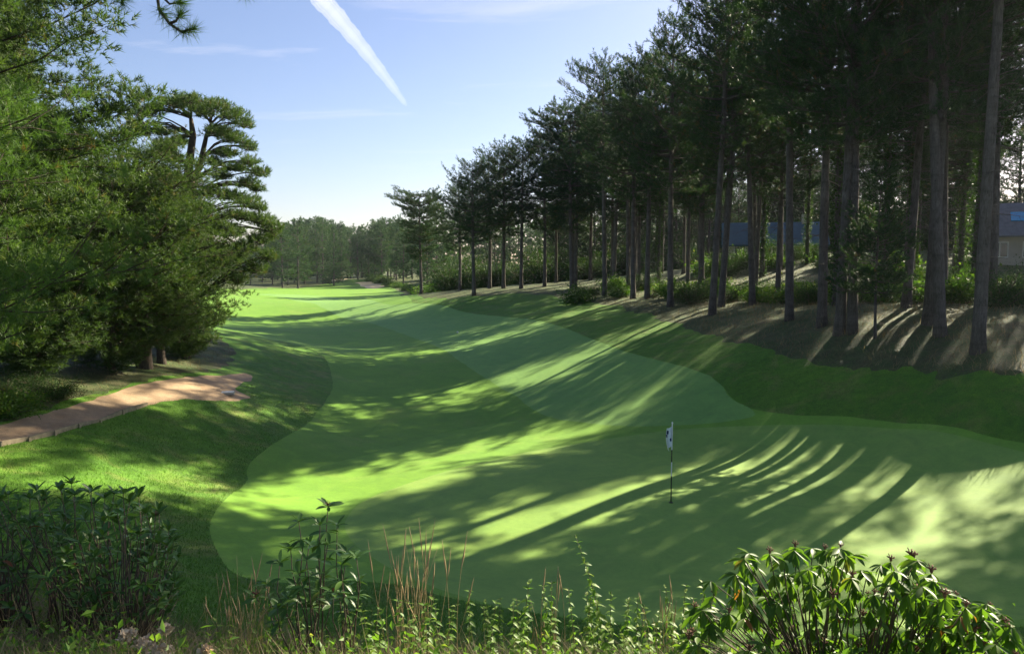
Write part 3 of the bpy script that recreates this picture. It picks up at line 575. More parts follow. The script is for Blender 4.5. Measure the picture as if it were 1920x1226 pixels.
for (zx, zy, rx, ry) in zp:
    cx, cy, rx, ry = zx / 2.555, zy / 2.555, rx / 2.555, ry / 2.555
    for dep in range(3):
        dY = (dep - 1) * rx / F * YP * 1.3 + rng.uniform(-0.4, 0.4); c = at(cx + rng.uniform(-0.3, 0.3) * rx, cy + rng.uniform(-0.2, 0.2) * ry, YP + dY)
        st = stemB if (cx > 375 and cy < 350) else stemA; zz = c[2] - 0.25 * abs(c[0] - st[len(st) // 2][0]); j = int(np.argmin(abs(st[:, 2] - zz))); p0 = st[max(0, min(len(st) - 1, j))]
        q = np.linspace(0, 1, 6)[:, None]; lp = p0 + (c - p0) * q; lp[:, 2:] += 0.12 * np.linalg.norm(c - p0) * np.sin(q * 3.14) * (1 if c[2] > p0[2] else 0.6); lp += rng.standard_normal((6, 3)) * 0.05 * (q * (1 - q) * 4)
        tube(tr, lp, np.linspace(0.045, 0.02, 6), 5, cap=False)
        wx, wz = rx / F * YP, ry / F * YP; m = int(26 * (wx * wx) / 0.35) + 12
        u = nrm(rng.standard_normal((m, 3))) * rng.random((m, 1)) ** 0.45; pts = c + u * [wx * 0.85, wx * 0.75, wz * 0.9]; P.append(pts)
        D.append(nrm(u * [0.6, 0.6, 0.4] + [0, 0, 0.7] + rng.standard_normal((m, 3)) * 0.25))
        for e in pts[:: max(1, m // 9)]: tube(tr, np.stack([c - [0, 0, wz * 0.4], (c + e) / 2 - [0, 0, wz * 0.3], e]), np.array([0.015, 0.01, 0.005]), 3, cap=False)
needles(cr, np.concatenate(P), np.concatenate(D), 15, 0.19, 0.024, rng)
for m_ in (tr, cr): m_.V = [v - o0 for v in m_.V]
t = thing('flat_topped_pine_tree', o0, 'old flat-topped pine with forked stem and layered boughs against the sky', 'tree', 'left-hand pines')
obj('trunk', tr.mesh('trunk', M['bark_d'], True), t); obj('crown', cr.mesh('crown', M['needle_m']), t)

# distant trees closing the fairway
FA = [make_pine(160 + i, H=18, cb=c, Rm=r, r0=0.24, whorl=1.0, nl=5, k=9, ln=0.5, wd=0.12, prof=p, per=0.42, gap=0.24, stubs=3, mats=('bark', 'needle_f'), tl=(0.5, 1.4), side=7)
      for i, (c, r, p) in enumerate([(0.06, 3.6, 'round'), (0.05, 3.6, 'cone'), (0.38, 3.4, 'mature'), (0.12, 3.8, 'mature')])]
far = []
for (px, top, Y, v) in [(527, 425, 172, 3), (556, 412, 178, 3)]: far.append((px, top, Y, v))
frng = np.random.default_rng(9); sil = lambda px: np.interp(px, [380, 430, 500, 530, 560, 590, 620, 650, 690, 700, 740, 780, 830, 900], [450, 450, 430, 413, 407, 403, 410, 422, 427, 408, 410, 415, 420, 420])
for row, (Y0, Y1, st, x0, x1) in enumerate([(195, 215, 17, 385, 640), (225, 250, 15, 400, 790), (255, 300, 16, 440, 800), (310, 330, 15, 600, 800)]):
    for px in np.arange(x0, x1, st):
        far.append((px + frng.uniform(-6, 6), sil(px) + frng.uniform(0, 16) + (14 if row == 0 else 0), frng.uniform(Y0, Y1), int(frng.integers(0, 4))))
for px in (715, 738, 755, 772, 800, 818, 742): far.append((px, frng.uniform(410, 450), frng.uniform(190, 250), 2 + int(frng.integers(0, 2))))
for px in np.arange(800, 1500, 16): far.append((px + frng.uniform(-5, 5), frng.uniform(380, 425), frng.uniform(150, 230), int(frng.integers(0, 2))))
far.sort()
for i, (px, top, Y, v) in enumerate(far):
    p = at(px, top, Y); h = p[2] - Z(p[0], p[1])
    near_ = 'near the far bank' if Y < 195 else 'in the far treeline closing the fairway'
    k_ = i + 1; suf = 'th' if 10 < k_ % 100 < 14 else {1: 'st', 2: 'nd', 3: 'rd'}.get(k_ % 10, 'th')
    lab = {527: 'leaning slim pine standing alone before the far treeline, the left of two', 556: 'slim pine standing alone before the far treeline, the right of two'}.get(px) or 'distant pine %s, %d%s counted from the left' % (near_, k_, suf)
    place(FA[v], 'distant_pine_tree', p[0], p[1], lab, 'distant pines closing the fairway', h=max(9, h), rz=frng.uniform(0, 6.28), wide=frng.uniform(0.9, 1.2))

# ------------------------------------------------------------------ shrubs
def hfast(x, y):
    i = np.clip(np.searchsorted(gx, x) - 1, 0, len(gx) - 2); j = np.clip(np.searchsorted(gy, y) - 1, 0, len(gy) - 2)
    u = (x - gx[i]) / (gx[i + 1] - gx[i]); v = (y - gy[j]) / (gy[j + 1] - gy[j])
    return (HH[j, i] * (1 - u) + HH[j, i + 1] * u) * (1 - v) + (HH[j + 1, i] * (1 - u) + HH[j + 1, i + 1] * u) * v
def make_shrub(seed, n=2600, L=0.12, mat='shrub'):
    rng = np.random.default_rng(seed); st, lv = MB(), MB(); P, D = [], []
    for i in range(34):
        d = nrm(np.array([rng.normal(0, 0.75), rng.normal(0, 0.75), rng.uniform(0.35, 1.3)])); l = rng.uniform(0.55, 1.15)
        p = np.stack([np.zeros(3) - [0, 0, 0.1], d * l * 0.5 + rng.normal(0, 0.05, 3), d * l * [1.15, 1.15, 0.95]]); tube(st, p, np.array([0.025, 0.016, 0.006]), 4, cap=False)
        m = n // 34; q = rng.uniform(0.35, 1.08, (m, 1)); pts = p[0] * (1 - q) + p[2] * q + rng.standard_normal((m, 3)) * 0.16; pts[:, 2] = np.abs(pts[:, 2]); P.append(pts); D.append(np.repeat(d[None], m, 0))
    leaves(lv, np.concatenate(P), np.concatenate(D), L, L * 0.6, rng)
    return dict(stems=st.mesh('stems', M['twig']), foliage=lv.mesh('foliage', M[mat]))
SH = [make_shrub(200 + i) for i in range(3)] + [make_shrub(210 + i, 5200, 0.055, 'shrub_d') for i in range(3)]
def shrub(x, y, s, label, group, i, sz=1.0, dark=False):
    i = i % 3 + (3 if dark else 0)
    t = thing('shrub', (x, y, Z(x, y)), label, 'shrub', group, (0, 0, i * 1.7), (s, s, s * sz))
    for k in SH[i]: obj(k, SH[i][k], t)
srng = np.random.default_rng(21)
xs_ = [(1085, 68), (1105, 74), (1150, 76), (1165, 68), (1205, 72), (1240, 66), (1272, 62), (1295, 56), (1310, 60), (1345, 62), (1372, 55), (1395, 60), (1425, 52), (1450, 56), (1470, 50), (1500, 54), (1520, 46), (1552, 48), (1585, 44), (1620, 46),
       (1660, 40), (1690, 42), (1712, 37), (1780, 36), (1810, 38), (1875, 33), (1905, 36), (1935, 34)]
for i, (px, Y) in enumerate(xs_):
    x = (px - 960) / F * Y; g = int(np.searchsorted(fpx, px))
    shrub(x, Y, srng.uniform(1.0, 1.7), 'green undergrowth shrub on the right woodland floor, %s of them from the left' % ORD[i], 'shrubs under the right-hand pines', i, srng.uniform(0.8, 1.2), i % 3 == 1)
for i, (px, Y) in enumerate([(718, 205), (733, 190), (748, 180), (765, 165), (785, 150), (808, 135), (700, 215), (830, 125)]):
    x = (px - 960) / F * Y
    shrub(x, Y, srng.uniform(1.8, 3.0), 'pale scrub bush on the far bank beside the fairway, %s from the left' % ORD[[6, 0, 1, 2, 3, 4, 5, 7].index(i) if i in (6, 0, 1, 2, 3, 4, 5, 7) else i], 'scrub on the far bank', i, 0.8)
for i, (px, py) in enumerate([(10, 735), (40, 765), (75, 752), (15, 780), (105, 748), (-30, 770), (60, 725)]):
    x, y = ground(px, py)
    shrub(x, y, srng.uniform(0.55, 0.95), 'low bramble clump at the upper edge of the path, %s' % ['furthest back of all', 'touching the path', 'third along', 'lowest at the picture edge', 'the rightmost one', 'cut by the picture edge', 'half hidden behind the others'][i], 'brambles by the path', i, 0.8, i % 2 == 0)

for i, px in enumerate(np.arange(840, 1330, 20)):
    Y = srng.uniform(105, 140); shrub((px - 960) / F * Y, Y, srng.uniform(2.6, 4.2), 'tall thicket bush at the back of the right wood, %s from the left' % ORD[i], 'thickets at the back of the wood', i, 1.2, True)
for i, (px, Y) in enumerate([(1490, 100), (1540, 96), (1590, 92), (1640, 88), (1690, 86), (1730, 84), (1770, 82), (1810, 84), (1850, 86), (1890, 84), (1930, 82)]):
    shrub((px - 960) / F * Y, Y, srng.uniform(3.2, 4.4), 'high dark thicket at the skyline behind the houses, %s from the left' % ORD[i], 'thickets behind the houses', i, 1.3, True)
for i, (px, Y) in enumerate([(1330, 78), (1350, 74), (1372, 76), (1398, 80), (1425, 75), (1440, 78), (1462, 74), (1490, 78), (1520, 76), (1550, 70), (1590, 66), (1640, 60), (1690, 56), (1730, 54), (1790, 52), (1840, 50), (1890, 48), (1930, 46)]):
    shrub((px - 960) / F * Y, Y, srng.uniform(1.3, 2.1), 'taller shrub in front of the houses in the wood, %s from the left' % ORD[i], 'shrubs in front of the houses', i, srng.uniform(0.9, 1.4), i % 3 > 0)
# ------------------------------------------------------------------ houses in the wood
M['render'] = plain('house_render', (0.42, 0.38, 0.34), 0.85, 0.2, 0.1, 2)
M['slate'] = plain('teal_roof_sheet', (0.012, 0.07, 0.11), 0.5, 0.4, 0.2, 3)
M['slate2'] = plain('grey_roof_slate', (0.13, 0.13, 0.15), 0.6, 0.4, 0.2, 3)
M['wood'] = plain('weathered_timber', (0.30, 0.24, 0.16), 0.8, 0.2, 0.25, 6)
M['woodred'] = plain('red_brown_timber', (0.22, 0.085, 0.045), 0.8, 0.2, 0.2, 5)
M['frame'] = plain('white_window_frame', (0.7, 0.7, 0.68), 0.5)
M['glass'] = plain('dark_window_glass', (0.03, 0.04, 0.05), 0.08, 0.6, 0.05)
M['skylight'] = plain('blue_skylight_glass', (0.05, 0.32, 0.6), 0.1, 0.6, 0.1)
def house(x, y, rz, w, d, hw, hr, roofm, label, skylight=False):
    t = thing('house', (x, y, min(Z(x + a, y + b) for a in (-5, 0, 5) for b in (-3, 3)) - 0.1), label, 'house', None, (0, 0, rz)); mb = MB(); box(mb, (-w / 2, -d / 2, 0), (w / 2, d / 2, hw))
    wl = obj('wall', mb.mesh('wall', M['render']), t)
    for sx_ in (-1, 1):
        g = MB(); a = sx_ * w / 2; b = a - sx_ * 0.25
        g.add([(a, -d / 2, hw), (a, d / 2, hw), (a, 0, hw + hr), (b, -d / 2, hw), (b, d / 2, hw), (b, 0, hw + hr)], [(0, 1, 2), (5, 4, 3)], [(0, 3, 4, 1), (1, 4, 5, 2), (2, 5, 3, 0)]); obj('gable', g.mesh('gable', M['render']), wl)
    rf = None
    for s_ in (-1, 1):
        g = MB(); e = 0.5; k = hr / (d / 2); y1 = s_ * (d / 2 + e); z1 = hw - e * k
        q = [(-w / 2 - e, 0, hw + hr + 0.05), (w / 2 + e, 0, hw + hr + 0.05), (w / 2 + e, y1, z1 + 0.05), (-w / 2 - e, y1, z1 + 0.05)]
        g.add(q + [(p[0], p[1], p[2] + 0.14) for p in q], None, [(0, 1, 2, 3), (7, 6, 5, 4), (0, 4, 5, 1), (1, 5, 6, 2), (2, 6, 7, 3), (3, 7, 4, 0)]); r_ = obj('roof', g.mesh('roof', M[roofm]), t); rf = rf or r_
        if skylight and s_ < 0:
            for c in (-0.22, 0.22):
                g = MB(); f = 0.45; cy = y1 * f; cz = hw + hr - f * (hr + e * k) + 0.22; n = nrm(np.array([0, s_ * k, 1.0])); tv = nrm(np.array([0, s_ * 1.0, -k]))
                vs = [np.array([c * w + a_ * 0.5, cy, cz]) + tv * b_ * 0.6 for a_, b_ in ((-1, -1), (1, -1), (1, 1), (-1, 1))]
                g.add(vs + [v + n * 0.06 for v in vs], None, [(4, 5, 6, 7), (0, 1, 5, 4), (1, 2, 6, 5), (2, 3, 7, 6), (3, 0, 4, 7)]); obj('skylight', g.mesh('skylight', M['skylight']), rf)
    g = MB(); box(g, (w * 0.3, -0.35, hw + hr * 0.6), (w * 0.3 + 0.7, 0.35, hw + hr + 1.0)); obj('chimney', g.mesh('chimney', M['render']), rf)
    for cx in (-0.36, -0.12, 0.14, 0.38):
        f = MB(); xx = cx * w; box(f, (xx - 0.6, -d / 2 - 0.06, 0.9), (xx + 0.6, -d / 2 - 0.003, 2.2)); fo = obj('window', f.mesh('window', M['frame']), t)
        f = MB()
        for a_, b_ in ((-0.52, -0.04), (0.04, 0.52)): f = MB(); box(f, (xx + a_, -d / 2 - 0.075, 1.0), (xx + b_, -d / 2 - 0.063, 2.1)); obj('pane', f.mesh('pane', M['glass']), fo)
    f = MB(); box(f, (0.22 * w + 0.2, -d / 2 - 0.07, 0), (0.22 * w + 1.15, -d / 2 - 0.003, 2.1)); dr = obj('door', f.mesh('door', M['woodred']), t)
    f = MB(); box(f, (0.22 * w + 1.02, -d / 2 - 0.12, 1.0), (0.22 * w + 1.07, -d / 2 - 0.073, 1.12)); obj('handle', f.mesh('handle', M['frame']), dr)
    return t
house(29, 86, R(-14), 10, 6, 2.4, 2.2, 'slate', 'low house with teal roof glimpsed through the trunks in the middle of the wood')
house(44, 64, R(-28), 9, 6, 2.9, 2.4, 'slate2', 'grey-roofed house with blue skylights behind the trunk at the right edge', True)

# ------------------------------------------------------------------ flagstick on the green
M['white'] = plain('white_enamel', (0.78, 0.78, 0.78), 0.4, 0.4, 0.05)
M['black'] = plain('black_enamel', (0.012, 0.012, 0.014), 0.4, 0.4, 0.05)
M['flag'] = plain('white_flag_cloth', (0.72, 0.76, 0.82), 0.8, 0.1, 0.04)
M['navy'] = plain('navy_flag_print', (0.015, 0.03, 0.11), 0.8, 0.1, 0.05)
x, y = ground(1258, 943); zf = float(hgt(x, y)); fs = thing('flagstick', (x, y, zf), 'black and white banded flagstick standing in the hole on the green', 'flagstick')
y_at = lambda py: at(1258, py, y)[2] - zf
lev = [(0.0, y_at(892), 'black'), (y_at(892), y_at(866), 'white'), (y_at(866), y_at(843), 'black'), (y_at(843), y_at(794), 'white')]
for a, b, m_ in lev:
    g = MB(); tube(g, [(0, 0, a), (0, 0, b)], 0.016 if m_ == 'black' else 0.0155, 10); obj('pole_band', g.mesh('pole_band', M[m_]), fs)
g = MB(); tube(g, [(0, 0, y_at(794)), (0, 0, y_at(794) + 0.03), (0, 0, y_at(794) + 0.05)], [0.022, 0.024, 0.004], 10); obj('finial', g.mesh('finial', M['white']), fs)
g = MB(); tube(g, [(0, 0, 0.002), (0, 0, 0.012)], [0.062, 0.060], 20); obj('cup_rim', g.mesh('cup_rim', M['black']), fs)
def flagpt(u, v, off=0.0):          # u away from the pole 0..1, v down 0..1 ; hanging limp in folds
    top = y_at(798); drop = 0.50 + 0.12 * u
    xx = -0.015 - (0.13 * u * (1 - 0.35 * v) + 0.05 * math.sin(v * 3.1) * u); yy = 0.055 * math.sin(u * 9 + v * 1.3) * (0.4 + u) + off
    return (xx + 0.03 * math.sin(u * 7), yy, top - 0.10 * u - drop * v)
g = MB(); nu, nv = 18, 12
for side in (1, -1):
    V = [flagpt(i / nu, j / nv, 0.0015 * side) for j in range(nv + 1) for i in range(nu + 1)]
    g.add(V, None, [(j * (nu + 1) + i, j * (nu + 1) + i + 1, (j + 1) * (nu + 1) + i + 1, (j + 1) * (nu + 1) + i)[::side] for j in range(nv) for i in range(nu)])
fl = obj('flag', g.mesh('flag', M['flag'], True), fs)
for (u0, u1, v0, v1) in [(0.52, 0.72, 0.12, 0.30), (0.60, 0.84, 0.30, 0.46), (0.22, 0.42, 0.58, 0.74), (0.02, 0.12, 0.18, 0.62)]:
    g = MB(); m = 6
    for side in (1, -1):
        V = [flagpt(u0 + (u1 - u0) * i / m, v0 + (v1 - v0) * j / m + 0.02 * math.sin(i), 0.006 * side) for j in range(m + 1) for i in range(m + 1)]
        g.add(V, None, [(j * (m + 1) + i, j * (m + 1) + i + 1, (j + 1) * (m + 1) + i + 1, (j + 1) * (m + 1) + i)[::side] for j in range(m) for i in range(m)])
    obj('printed_mark', g.mesh('printed_mark', M['navy'], True), fl)
# small white marker disc on the fairway, and a pale plate at the end of the path
x, y = ground(858, 624); t = thing('distance_marker', (x, y, float(hgt(x, y))), 'tiny white marker standing on the pale stripe of the fairway', 'marker')
g = MB(); th = np.linspace(0, math.pi / 2, 5); tube(g, [(0, 0, 0.13 * math.sin(a)) for a in th], [0.075 * math.cos(a) + 0.004 for a in th], 12); obj('dome', g.mesh('dome', M['white'], True), t)
g = MB(); tube(g, [(0, 0, -0.03), (0, 0, 0.015)], [0.085, 0.085], 12); obj('base', g.mesh('base', M['black']), t)
x, y = ground(425, 738); t = thing('drain_cover', (x, y, Z(x, y) + 0.02), 'pale blue-grey plate lying where the path fades into grass', 'cover', None, (0, 0, 0.2))
g = MB(); box(g, (-0.3, -0.22, -0.05), (0.3, 0.22, 0.035)); obj('frame', g.mesh('frame', M['render']), t)
g = MB(); box(g, (-0.26, -0.18, 0.036), (0.26, 0.18, 0.055)); obj('lid', g.mesh('lid', M['frame']), t)
# timber edging boards along the lower side of the path
eg = [(0, 836), (52, 826), (100, 815), (145, 802), (185, 790), (228, 776), (276, 760)]
ed = thing('timber_edging', (*ground(0, 836), Z(*ground(0, 836))), 'pale weathered timber edging along the lower side of the path', 'edging')
for a, b in zip(eg[:-1], eg[1:]):
    p, q = ground(*a), ground(*b); p3, q3 = np.array([*p, Z(*p)]), np.array([*q, Z(*q)]); L = np.linalg.norm(q3 - p3); g = MB(); box(g, (0.02, -0.035, -0.2), (L - 0.02, 0.035, 0.10))
    d = (q3 - p3) / L; rot = Vector(d).to_track_quat('X', 'Z').to_matrix().to_4x4(); obj('board', g.mesh('board', M['wood']), ed, M=Matrix.Translation(Vector(p3) - ed.location) @ rot)
    g = MB(); box(g, (-0.04, -0.08, -0.4), (0.04, -0.037, 0.07)); obj('stake', g.mesh('stake', M['wood']), ed, M=Matrix.Translation(Vector(p3) - ed.location) @ rot)

# ------------------------------------------------------------------ far golfers
def person(px, py, Y, shirt, trousers, label, pose):
    p = at(px, py, Y); x, y = p[0], p[1]; t = thing('person', (x, y, Z(x, y)), label, 'person', 'golfers at the far end', (0, 0, pose * 2.1))
    me = bpy.data.meshes.new('body'); a = pose * 0.1
    vs = [(0, 0, .95), (0, 0, 1.15), (0, 0, 1.40), (0, 0, 1.52), (0, 0.02, 1.63), (0, 0.02, 1.74), (.1, 0, .9), (.11, .04 + a, .5), (.12, -.02, .06), (.13, .12, .03), (-.1, 0, .9), (-.11, -.02, .5), (-.13, -.06 - a, .06), (-.13, .08 - a, .03),
          (.19, 0, 1.38), (.26, .03, 1.12), (.22, .2, .92), (.21, .27, .86), (-.19, 0, 1.38), (-.26, .03, 1.12), (-.2, .2 + a, .94), (-.19, .27 + a, .88)]
    es = [(0, 1), (1, 2), (2, 3), (3, 4), (4, 5), (0, 6), (6, 7), (7, 8), (8, 9), (0, 10), (10, 11), (11, 12), (12, 13), (2, 14), (14, 15), (15, 16), (16, 17), (2, 18), (18, 19), (19, 20), (20, 21)]
    me.from_pydata(vs, es, []); o = obj('body', me, t)
    sk = o.modifiers.new('skin', 'SKIN'); rad = [.15, .15, .16, .06, .1, .085, .09, .065, .045, .05, .09, .065, .045, .05, .065, .05, .04, .035, .065, .05, .04, .035]
    for v, r_ in zip(me.skin_vertices[0].data if me.skin_vertices else [], rad): v.radius = (r_, r_)
    ss = o.modifiers.new('sub', 'SUBSURF'); ss.levels = ss.render_levels = 1
    m, tt, oo = newmat('clothes'); g_ = tt.nodes.new('ShaderNodeTexCoord'); sp = tt.nodes.new('ShaderNodeSeparateXYZ'); tt.links.new(g_.outputs['Object'], sp.inputs[0])
    mr_ = tt.nodes.new('ShaderNodeMath'); mr_.operation = 'DIVIDE'; mr_.inputs[1].default_value = 1.85; tt.links.new(sp.outputs['Z'], mr_.inputs[0])
    c = ramp(tt, mr_.outputs[0], [(0.0, (0.03, 0.03, 0.03)), (0.05, trousers), (0.50, trousers), (0.505, shirt), (0.81, shirt), (0.815, (0.5, 0.32, 0.24)), (0.91, (0.08, 0.05, 0.03))]); principled(tt, oo, c, 0.8); me.materials.append(m)
person(652, 523, 292, (0.55, 0.16, 0.14), (0.05, 0.05, 0.07), 'tiny far-off person in a red top beside two others', 1)
person(659, 523, 288, (0.75, 0.75, 0.75), (0.06, 0.07, 0.12), 'tiny far-off person in a white top and dark trousers', 2)
person(664, 523, 296, (0.75, 0.75, 0.72), (0.5, 0.45, 0.35), 'tiny far-off person in white with pale trousers', 3)

# ------------------------------------------------------------------ contrail
a = at(540, -70, 9000); b = at(763, 200, 9000); n = 60; q = np.linspace(0, 1, n)[:, None]; rng = np.random.default_rng(4)
pth = a + (b - a) * q + np.array([60.0, 0, 0]) * np.sin(q * 3.1) * 0.8; rad = np.interp(q[:, 0], [0, 0.3, 0.6, 0.85, 0.97, 1], [105, 88, 62, 40, 24, 5]) * (1 + 0.06 * np.sin(np.arange(n) * 0.9) + 0.05 * np.sin(np.arange(n) * 2.3 + 1))
g = MB(); tube(g, pth - pth[0], rad * 0.7, 20, wob=0.015, rng=rng); tube(g, pth - pth[0], rad * 1.0, 20, wob=0.015, rng=rng); tube(g, pth - pth[0], rad * 1.3, 20, wob=0.015, rng=rng); m, t_, o_ = newmat('contrail_vapour'); v = t_.nodes.new('ShaderNodeVolumePrincipled')
v.inputs['Color'].default_value = (1, 1, 1, 1); v.inputs['Density'].default_value = 0.0017; v.inputs['Anisotropy'].default_value = 0.3; t_.links.new(v.outputs[0], o_.inputs['Volume'])
tag(obj('contrail', g.mesh('contrail', m, True), loc=pth[0]), 'white vapour trail slanting down the blue sky', 'contrail')

# ------------------------------------------------------------------ grass (nobody could count it)
def blades(mb, P, h, w, rng, bend=0.35, lean=0.25):
    n = len(P); hh = h * rng.uniform(0.55, 1.2, (n, 1)); a = rng.uniform(0, 6.283, n); d = np.stack([np.cos(a), np.sin(a), np.zeros(n)], -1); s = np.stack([-np.sin(a), np.cos(a), np.zeros(n)], -1) * w * 0.5
    l = d * hh * rng.uniform(0.1, 1, (n, 1)) * lean; mid = P + l + [0, 0, 0.55] * hh; tip = P + l * 2 + d * hh * bend * rng.random((n, 1)) + [0, 0, 0.95] * hh
    V = np.stack([P - s, P + s, mid - s * 0.75, mid + s * 0.75, tip], 1).reshape(-1, 3); i = np.arange(n)[:, None] * 5
    mb.add(V, np.concatenate([i + [0, 1, 3], i + [0, 3, 2], i + [2, 3, 4]]), None, np.repeat(rng.beta(2, 2, n), 5))
def scatter(n, xr, yr, rng, inside=(), outside=(), margin=0.02, pw=1.0):
    Y = yr[0] + (yr[1] - yr[0]) * rng.random(n) ** pw; X = rng.uniform(-1, 1, n); X = np.where(X < 0, -X * xr[0](Y), X * xr[1](Y))
    k = np.ones(n, bool)
    for p in inside: k &= sdf(p, X, Y) < 0
    for p in outside: k &= sdf(p, X, Y) > margin
    X, Y = X[k], Y[k]; return np.stack([X, Y, hfast(X, Y) - 0.01], -1)
rng = np.random.default_rng(50)
vis = lambda s: (lambda Y: s * (Y * 0.70 + 1.0))
g = MB(); P = scatter(165000, (vis(-1), vis(1)), (9.5, 34), rng, (), (z_fair, z_path, z_floor, z_left), 0.0, 1.3); blades(g, P, 0.085, 0.010, rng, 0.6, 0.5)
tag(obj('rough_grass', g.mesh('rough_grass', M['grassblade'])), 'longer uneven green rough grass around the mown turf', 'grass', kind='stuff')
g = MB(); P = scatter(90000, (lambda Y: Y * 0.0 - 0.0, vis(1)), (20, 75), rng, (z_floor,), (), 0, 1.4)
cl = np.sin(P[:, 0] * 2.1 + np.sin(P[:, 1] * 1.3) * 2) * np.sin(P[:, 1] * 1.7) + rng.normal(0, 0.5, len(P)); P = P[cl > -0.25]; blades(g, P, 0.28, 0.016, rng, 0.7, 0.7)
tag(obj('dry_grass', g.mesh('dry_grass', M['drygrass'])), 'tufty straw-coloured grass under the right-hand pines', 'grass', kind='stuff')
g = MB(); P = scatter(60000, (vis(-1.1), lambda Y: Y * 0), (14, 60), rng, (z_left,), (z_path,), 0.1, 1.4); P = P[rng.random(len(P)) < 0.6]; blades(g, P, 0.17, 0.014, rng, 0.7, 0.7)
tag(obj('dry_grass', g.mesh('dry_grass', M['drygrass'])), 'short dry grass under the left-hand pines', 'grass', kind='stuff')

# ------------------------------------------------------------------ foreground plants
def leafmesh(name, mat, tone, widths, curl, fold, wmax=1.0, serr=0.0):
    n = len(widths); x = np.linspace(0, 1, n); zc_ = -curl * x ** 2; V = []
    for i in range(n):
        w = widths[i] * wmax * (1 + serr * (1 if i % 2 else -1)); V += [(x[i], w, zc_[i] + fold * w), (x[i], 0, zc_[i]), (x[i], -w, zc_[i] + fold * w)]
    Q = [(3 * i, 3 * i + 1, 3 * i + 4, 3 * i + 3) for i in range(n - 1)] + [(3 * i + 1, 3 * i + 2, 3 * i + 5, 3 * i + 4) for i in range(n - 1)]
    return MB().add(V, None, [q[::-1] for q in Q], tone).mesh(name, mat, True), (np.array(V), np.array(Q))
RW = [0.012, 0.07, 0.13, 0.16, 0.155, 0.10, 0.005]; NW = [0.02, 0.22, 0.27, 0.24, 0.18, 0.12, 0.05, 0.003]
RL = {m: [leafmesh('leaf', M[m], t_, RW, c_, 0.35) for t_, c_ in ((0.25, 0.10), (0.5, 0.22), (0.7, 0.30), (0.6, 0.05))] for m in ('rhodo', 'rhodo_l')}
RB = {m: leafmesh('leaf', M[m], 1.0, RW, 0.4, 0.5)[0] for m in ('rhodo', 'rhodo_l')}
NL = [leafmesh('leaf', M['nettle'], t_, NW, c_, 0.3, 1.0, 0.18) for t_, c_ in ((0.3, 0.25), (0.55, 0.35), (0.8, 0.3))]
def orient(d, roll=0.0, upref=(0, 0, 1)):
    x = Vector(d).normalized(); z = Vector(upref) - x * Vector(upref).dot(x)
    z = z.normalized() if z.length > 1e-3 else Vector((1, 0, 0)); yv = z.cross(x); m = Matrix((x, yv, z)).transposed(); return (m @ Matrix.Rotation(roll, 3, 'X')).to_4x4()
budmb = MB(); th = np.linspace(0, 1, 6); tube(budmb, [(0, 0, a * 0.03) for a in th], [0.004, 0.007, 0.0085, 0.007, 0.004, 0.001], 6)
for j in range(7):
    a = j * 0.9; tube(budmb, [(0, 0, 0.015), (0.022 * math.cos(a), 0.022 * math.sin(a), 0.03 + 0.006 * (j % 3))], [0.002, 0.0035], 4)
BUD = budmb.mesh('flower_bud', M['bud'], True)
def rhodo(label, tips, mat, llen, pitch, seed, budp=0.3, nw=(6, 9), stems=7, brown=0.02, second=0.7):
    rng = np.random.default_rng(seed); tips = np.array(tips); c = tips.mean(0); bx_, by_ = c[0], c[1] + 0.05; o0 = np.array([bx_, by_, Z(bx_, by_)])
    t = thing('rhododendron_bush', o0, label, 'bush', 'rhododendrons on the bank'); st = MB(); spread = tips.std(0)
    roots = [np.array([bx_ + rng.normal(0, spread[0] * 0.55), by_ + rng.normal(0, max(0.08, spread[1] * 0.5)), 0]) for _ in range(stems)]
    for r_ in roots: r_[2] = Z(r_[0], r_[1]) - 0.05
    lf = []; forks = {}
    for tp in tips:
        r_ = min(roots, key=lambda q: abs(q[0] - tp[0]) + rng.random() * 0.1); mid = r_ * 0.55 + tp * 0.45 + np.array([rng.normal(0, 0.03), rng.normal(0, 0.03), 0.0]); m2 = r_ * 0.2 + tp * 0.8 + rng.normal(0, 0.03, 3)
        tube(st, np.array([r_ - o0, mid - o0, m2 - o0, tp - o0]), np.array([0.008, 0.0055, 0.004, 0.003]), 5)
        for w, (p, pt, ls) in enumerate([(tp, pitch, 1.0), (m2 * 0.6 + tp * 0.4, pitch - 0.5, 1.05)]):
            if w and rng.random() > second: continue
            k = int(rng.integers(*nw)) - w; a0 = rng.uniform(0, 6)
            for j in range(k):
                a = a0 + j * 6.283 / k + rng.normal(0, 0.2); e = pt + rng.normal(0, 0.28); d = (math.cos(a) * math.cos(e), math.sin(a) * math.cos(e), math.sin(e)); L = llen * ls * rng.uniform(0.7, 1.15)
                lf.append((Matrix.Translation(Vector(p - o0)) @ orient(d, rng.normal(0, 0.3)) @ Matrix.Diagonal((L, L, L, 1)), int(rng.integers(0, 4)), p[1], rng.random() < brown))
        if rng.random() < budp: obj('flower_bud', BUD, t, M=Matrix.Translation(Vector(tp - o0 + [0, 0, 0.004])) @ Matrix.Scale(rng.uniform(0.8, 1.4), 4))
    obj('stems', st.mesh('stems', M['twig'], True), t); lf.sort(key=lambda q: q[2]); rest = MB()
    for i, (m_, v, _, bn) in enumerate(lf):
        if i < 298: obj('leaf', RB[mat] if bn else RL[mat][v][0], t, M=m_)
        else:
            V, Q = RL[mat][v][1]; A = np.array(m_); rest.add(V @ A[:3, :3].T + A[:3, 3], None, Q[:, ::-1], 0.2 + 0.15 * v)
    if rest.n: o = obj('leaves', rest.mesh('leaves', M[mat], True), t); o['kind'] = 'stuff'
    return t
rng = np.random.default_rng(61)
